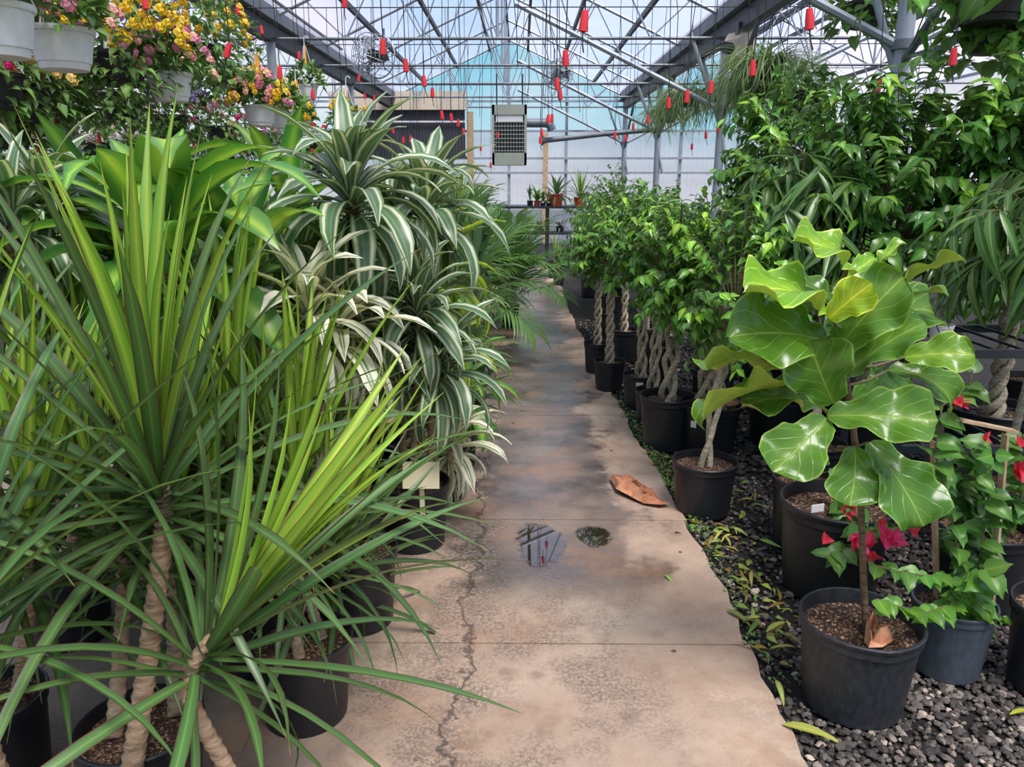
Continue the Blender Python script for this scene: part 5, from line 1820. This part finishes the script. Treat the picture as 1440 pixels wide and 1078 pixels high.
basket('basket of pale violet flowers right of the dark-leaved violet one', (-3.219, 7.4, 2.065), 0.32, M_tube, LIL + WHT, 460, 0, 2.0, 0.35, 1.0, n_fl=40)
basket('leafy green basket between the two pink lantana baskets', (-2.741, 7.6, 2.492), 0.32, M_tube, None, 620, 0, 2.3, 0.6, 0.8, tags=0)
basket('hot pink geranium basket at the left frame edge', (-2.91, 4.5, 2.071), 0.3, M_tube, MAG, 200, 0, 1.5, 0.2, 0.6, n_fl=44)
basket('red geranium basket low at the left frame edge', (-3.198, 5.0, 1.865), 0.28, M_tube, RED, 220, 0, 1.5, 0.2, 0.6, n_fl=30)
basket('beige basket hanging low behind the leafy baskets', (-4.05, 6.6, 1.988), 0.25, M_beige_pot, RED, 140, 0, 1.3, 0.12, 0.2, n_fl=8, tags=0)
basket('smaller beige basket right of the other low beige one', (-4.477, 7.6, 2.028), 0.22, M_beige_pot, WHT, 140, 0, 1.3, 0.12, 0.2, n_fl=8, tags=0)
basket('low basket of white flowers above the orange card', (-4.015, 7.6, 1.84), 0.3, M_tube, WHT, 380, 0, 2.0, 0.25, 0.8, n_fl=50, tags=0)
basket('low basket of pale pink flowers under the lone white basket', (-4.072, 8.6, 1.945), 0.3, M_tube, WHT + [(230, 190, 205)], 380, 0, 2.2, 0.25, 0.8, n_fl=50, tags=1)
basket('low basket of mixed magenta flowers under the dense lantana', (-3.291, 8.8, 2.064), 0.3, M_tube, MAG + PINK, 380, 0, 2.2, 0.25, 0.8, n_fl=36, tags=2)
basket('low basket of mauve flowers toward the far end of the second row', (-3.187, 9.8, 1.992), 0.3, M_tube, [(190, 130, 170), (222, 160, 190)], 360, 0, 2.2, 0.25, 0.8, n_fl=40, tags=2)
basket('yellow-green leafy basket in front of the dark curtain', (-2.056, 9.6, 2.106), 0.3, M_tube, YEL, 380, 0, 1.6, 0.28, 0.4, n_fl=16, tags=1)
basket('small basket with red flowers left of the dark curtain', (-2.892, 11.0, 2.04), 0.28, M_tube, RED, 240, 0, 1.8, 0.2, 0.4, n_fl=20, tags=0)

for px_w, lab, fl_ in (((-5.023, 9.0, 1.706), 'low pink and white flower basket above the striped plants at far left', WHT + PINK), ((-3.93, 9.5, 1.729), 'low leafy basket with violet flowers behind the corn plant', LIL),
                       ((-3.832, 10.4, 1.776), 'low basket of magenta flowers behind the corn plant tops', MAG), ((-3.301, 10.8, 1.783), 'low basket of red and white flowers left of the big striped head', RED + WHT),
                       ((-5.162, 8.2, 1.74), 'low basket of red flowers at the left frame edge behind the striped plants', RED), ((-3.136, 12.0, 1.721), 'low far basket of mauve flowers under the dark curtain', [(190, 130, 170)]),
                       ((-4.862, 10.0, 1.701), 'low leafy basket with white flowers far behind the spiky leaves', WHT)):
    basket(lab, px_w, 0.34, M_tube, fl_, 420, 0, 2.6, 0.3, 1.2, n_fl=46, tags=0)

# ============================================================ DRIP WEIGHTS
wm = Geo().lathe([(0.55, 0), (1.0, 0.03), (1.0, 0.4), (0.86, 0.72), (0.72, 0.97), (0.5, 1.0)], 12).mesh('drip_weight', M_red, True)
nz_ = Geo().tube([(0, 0, 0), (0.004, 0, -0.04), (0.012, 0, -0.07)], 0.003, 5).mesh('emitter', M_tube)
DRIP = [
    ((1.07, 3.1, 2.17), 'red drip weight highest on the right, in front of the sloping pipe'),
    ((0.23, 3.1, 2.165), 'red drip weight hanging nearest over the middle of the walk'),
    ((0.221, 4.05, 2.171), 'red drip weight left of the round fan above the walk, second over the walk'),
    ((-0.686, 4.1, 2.232), 'red drip weight over the left plants near the upper round fan'),
    ((1.927, 3.7, 2.125), 'red drip weight hanging in front of the heart-leaved climber'),
    ((1.153, 4.1, 2.131), 'red drip weight hanging in front of the pale trailing basket'),
    ((2.085, 4.8, 2.128), 'red drip weight hanging against the nearest grey post'),
    ((-1.469, 4.1, 2.22), 'tilted red drip weight beside the lone white lantana basket'),
    ((-2.068, 4.6, 2.54), 'red drip weight at the top edge above the yellow lantana'),
    ((-1.531, 5.2, 2.252), 'red drip weight above the dense pink and yellow basket'),
    ((1.133, 4.9, 2.128), 'red drip weight hanging against the second grey post'),
    ((1.036, 5.1, 2.096), 'red drip weight just left of the second grey post'),
    ((1.032, 5.7, 2.112), 'red drip weight in front of the smaller beige shroud'),
    ((-0.684, 4.9, 2.253), 'red drip weight in the line of weights left of the heater, second from front'),
    ((-0.658, 5.6, 2.247), 'red drip weight in the line of weights left of the heater, third from front'),
    ((1.862, 5.8, 2.058), 'red drip weight against the yellow-green fig top on the right'),
    ((-3.191, 6.6, 2.082), 'red drip weight in front of the violet flower basket'),
    ((-3.526, 6.2, 1.98), 'red drip weight below the leafy basket near the left frame edge'),
]
GRP = 'small red drip weights hanging in the distance'
GL = 'small red drip weight hanging on thin black tubing in the distance'
for w in ((-0.715, 6.6, 2.276), (-1.273, 5.8, 2.09), (0.233, 5.2, 2.183), (0.291, 6.0, 2.199), (0.232, 7.0, 2.102), (0.284, 7.4, 2.137), (0.21, 8.0, 2.047), (0.212, 8.6, 2.001), (-0.677, 7.0, 2.132), (-0.683, 8.0, 2.188),
          (-0.667, 8.6, 2.175), (-0.622, 8.8, 2.1), (-1.434, 8.0, 2.088), (-1.581, 10.0, 2.185), (-1.403, 9.6, 2.049), (-1.345, 9.8, 2.074), (-1.143, 9.0, 1.906), (2.311, 8.2, 2.153), (2.066, 9.0, 2.072), (2.195, 9.0, 2.139),
          (1.253, 8.0, 2.167), (1.255, 9.0, 2.163), (1.053, 9.0, 2.072), (1.304, 10.0, 2.091), (2.128, 10.0, 1.99), (-2.308, 6.8, 2.93), (-2.373, 7.6, 2.919), (-2.157, 8.0, 2.758), (-1.736, 6.8, 2.281), (-3.471, 6.6, 1.921),
          (-1.097, 5.2, 2.664), (-1.785, 9.0, 2.67), (-1.802, 10.0, 2.559), (-2.106, 11.0, 2.683), (-0.312, 11.0, 2.178), (-0.547, 11.0, 2.011), (-0.412, 11.0, 1.786), (3.591, 6.0, 1.883)):
    DRIP.append((w, None))

wires = Geo()
for i, (w, lab) in enumerate(DRIP):
    if not lab:
        q = w[0] / w[1]
        lab = 'small red drip weight on black tubing ' + ('among the left-hand baskets' if q < -0.27 else 'in front of the dark curtain' if q < -0.1 else 'in front of the heater' if q < 0.005 else
                                                          'just right of the heater' if q < 0.1 else 'by the far grey posts' if q < 0.22 else 'among the trailing baskets') + (', nearer' if w[1] < 7.5 else ', farther')
    d = thing('drip_weight', lab, 'drip weight', w, 'red drip weights hanging on tubing')
    tilt = R.uniform(-0.12, 0.12) if i != 7 else 0.35
    M = Matrix.Translation((0, 0, -0.037)) @ Matrix.Rotation(tilt, 4, 'Y')
    ob('weight', wm, d, M @ Matrix.Diagonal((0.0165, 0.0165, 0.075, 1)))
    ob('emitter', nz_, d, M)
    top = roof_at(w[0]) - w[2]
    tp = M @ V3((0, 0, 0.072))
    sway = R.uniform(-0.03, 0.03)
    ob('tube', Geo().tube([tp, tp.lerp(V3((sway, 0, top)), 0.33) + V3((sway * 0.8, 0, 0)), tp.lerp(V3((sway, 0, top)), 0.66) + V3((sway * 0.5, 0, 0)), (sway, 0, top)], 0.0028, 4).mesh('tube', M_tube), d)
# bare drip tubes
def TZN(x, y):
    a = 'left of the heater' if x < -0.6 else 'above the walk' if x < 0.6 else 'right of the heater'
    return a + (' from a near roof cable' if y < 9 else ' from a middle roof cable' if y < 13 else ' from a far roof cable')


rr = random.Random(4)
for i in range(70):
    y = rr.choice((6.8, 9.2, 11.6, 14.0, 16.4))
    x = rr.uniform(-2.2, 2.3)
    L = rr.uniform(0.35, 1.15)
    pts = [(0, 0, 0), (rr.uniform(-0.02, 0.02), 0, -L * 0.35), (rr.uniform(-0.03, 0.03), 0, -L * 0.7), (rr.uniform(-0.03, 0.03), 0, -L)]
    ob('drip_tube', Geo().tube(pts, 0.0032, 4).mesh('drip_tube', M_tube), None, V3((x, y, 3.42)), None, 'thin black drip tube hanging bare ' + TZN(x, y), 'drip tube', 'bare drip tubes ' + TZN(x, y))

# ============================================================ GROUND LITTER
ml_g = leafmat('fallen_leaf', [(0, lin(206, 206, 130)), (0.12, lin(150, 170, 84)), (1, lin(138, 156, 76))], val=(0.7, 1.15), hue=(0.46, 0.52), transl=0.1, rough=0.5)
L_fall = Leaves(variants(6, lambda i, n: leaf_grid(0.1, 0.02, P_narrow, 6, 3, 0.5 + 0.25 * i, 1.0, 0.35, 0.03, 0.3, 0.3 * (i % 3 - 1), 1.2, i, 0.2 * (i % 3 - 1))), ml_g, ml_g)
L_fall2 = Leaves(variants(4, lambda i, n: leaf_grid(0.055, 0.03, P_ovate, 5, 3, 0.5 + 0.3 * i, 1.0, 0.35, 0.05, 0.3, 0.3 * (i % 3 - 1), 1.2, i)), ml_g, ml_g)


def fallen(w, az, s, lv, label, group=None, col=None, idx=None):
    i = R.randrange(len(lv.m)) if idx is None else idx
    M = frame((w[0], w[1], w[2]), (math.cos(az), math.sin(az), 0.0), (R.uniform(-0.3, 0.3), R.uniform(-0.3, 0.3), 1), s, s)
    return ob('fallen_leaf', lv.m[i], None, M, None, label, 'leaf', group, col)


YG = (1.2, 1.15, 0.8, 1)
fallen((0.784, 1.95, 0.043)[:2] and (0.798, 1.992, 0.004), -0.45, 1.75, L_fall, 'long yellow-green fallen leaf beside the foot of the big worn pot', None, YG, 1)
fallen((0.605, 2.901, 0.003), -1.1, 1.0, L_fall, 'curled green fallen leaf on the concrete below the brown dead leaf', None, (0.8, 0.9, 0.8, 1), 4)
fallen((0.901, 2.482, 0.006), 0.65, 1.3, L_fall, 'long green fallen leaf on the gravel left of the worn pot', None, (1.0, 1.1, 0.8, 1), 1)
fallen((0.793, 2.625, 0.006), -0.75, 1.3, L_fall, 'dull green fallen leaf at the ragged concrete edge', None, (0.8, 0.9, 0.7, 1), 2)
fallen((1.099, 3.228, 0.006), -1.2, 1.3, L_fall, 'pointed green fallen leaf standing out on the gravel before the tall black pot', None, (1, 1.1, 0.8, 1), 0)
fallen((1.513, 2.042, 0.006), 0.3, 0.9, L_fall, 'bright yellow fallen leaf on the gravel at the right frame edge', None, (1.9, 1.6, 0.5, 1), 1)
gcol = [(0.5, 0.75, 0.5, 1), (0.85, 0.95, 0.6, 1), (0.85, 0.5, 0.4, 1), (0.5, 0.34, 0.3, 1), (1.2, 1.0, 0.9, 1)]
rr = random.Random(21)
n_f = 0
ANCH = [(0.9, 2.2, 'left of the worn fig pot'), (1.3, 1.9, 'below the grey-blue pot'), (0.95, 2.85, 'left of the wide bougainvillea pot'), (1.1, 3.2, 'by the tall black pot'), (0.95, 3.9, 'around the nearest weeping fig'), (0.95, 4.8, 'beside the small black pots')]
while n_f < 230:
    y = rr.uniform(2.2, 5.2)
    x = edge_x(y) + 0.02 + abs(rr.gauss(0, 0.22))
    if any((x - a) ** 2 + (y - b) ** 2 < (c + 0.03) ** 2 for a, b, c in ((1.062, 2.13, 0.18), (1.455, 2.31, 0.13), (1.26, 2.84, 0.21), (0.919, 3.59, 0.16), (1.16, 4.5, 0.19), (0.915, 4.57, 0.17), (0.9, 5.02, 0.12), (1.28, 3.2, 0.15), (1.5, 3.7, 0.15), (1.78, 2.72, .17), (1.76, 2.2, .165))):
        continue
    lv = L_fall if rr.random() < 0.45 else L_fall2
    ci = rr.randrange(5)
    near = min(ANCH, key=lambda q: (x - q[0]) ** 2 + (y - q[1]) ** 2)[2]
    lab = ('green', 'yellow-green', 'orange-brown', 'brown', 'pale yellow')[ci] + (' narrow' if lv is L_fall else ' oval') + ' fallen leaf on the gravel ' + near
    fallen((x, y, 0.006), rr.uniform(0, 6.28), rr.uniform(0.45, 1.1), lv, lab, lab.replace('leaf', 'leaves', 1), gcol[ci])
    n_f += 1
for i in range(26):
    y = rr.uniform(2.3, 8.5)
    ci = rr.randrange(3)
    lab = 'tiny ' + ('brown', 'green', 'blackish')[ci] + ' fallen leaf on the concrete walk ' + ('near the puddles' if y < 3.9 else 'level with the small black pots' if y < 5.6 else 'beyond the lone braided tree')
    fallen((edge_x(y) - abs(rr.gauss(0, 0.35)) - 0.02, y, 0.003), rr.uniform(0, 6.28), rr.uniform(0.3, 0.7), L_fall2, lab,
           lab.replace('leaf', 'leaves', 1), ((0.5, 0.4, 0.3, 1), (0.6, 0.75, 0.4, 1), (0.4, 0.3, 0.25, 1))[ci])
# weeds along the edge
Ms = []
for i in range(1500):
    y = R.choice((R.gauss(3.9, 0.35), R.gauss(4.6, 0.5), R.uniform(2.2, 6)))
    x = edge_x(y) + abs(R.gauss(0.03, 0.05))
    d = rnd_dir(0.1, 0.9)
    s = R.uniform(0.15, 0.4)
    Ms.append(frame((x, y, -0.012 + R.uniform(0, 0.02)), d, V3((0, 0, 1)) + rnd_dir() * 0.4, s, s))
wo = L_mk.join('weeds', None, Ms)
wo['label'] = 'low green weeds growing in a strip along the concrete edge'
wo['category'] = 'weeds'
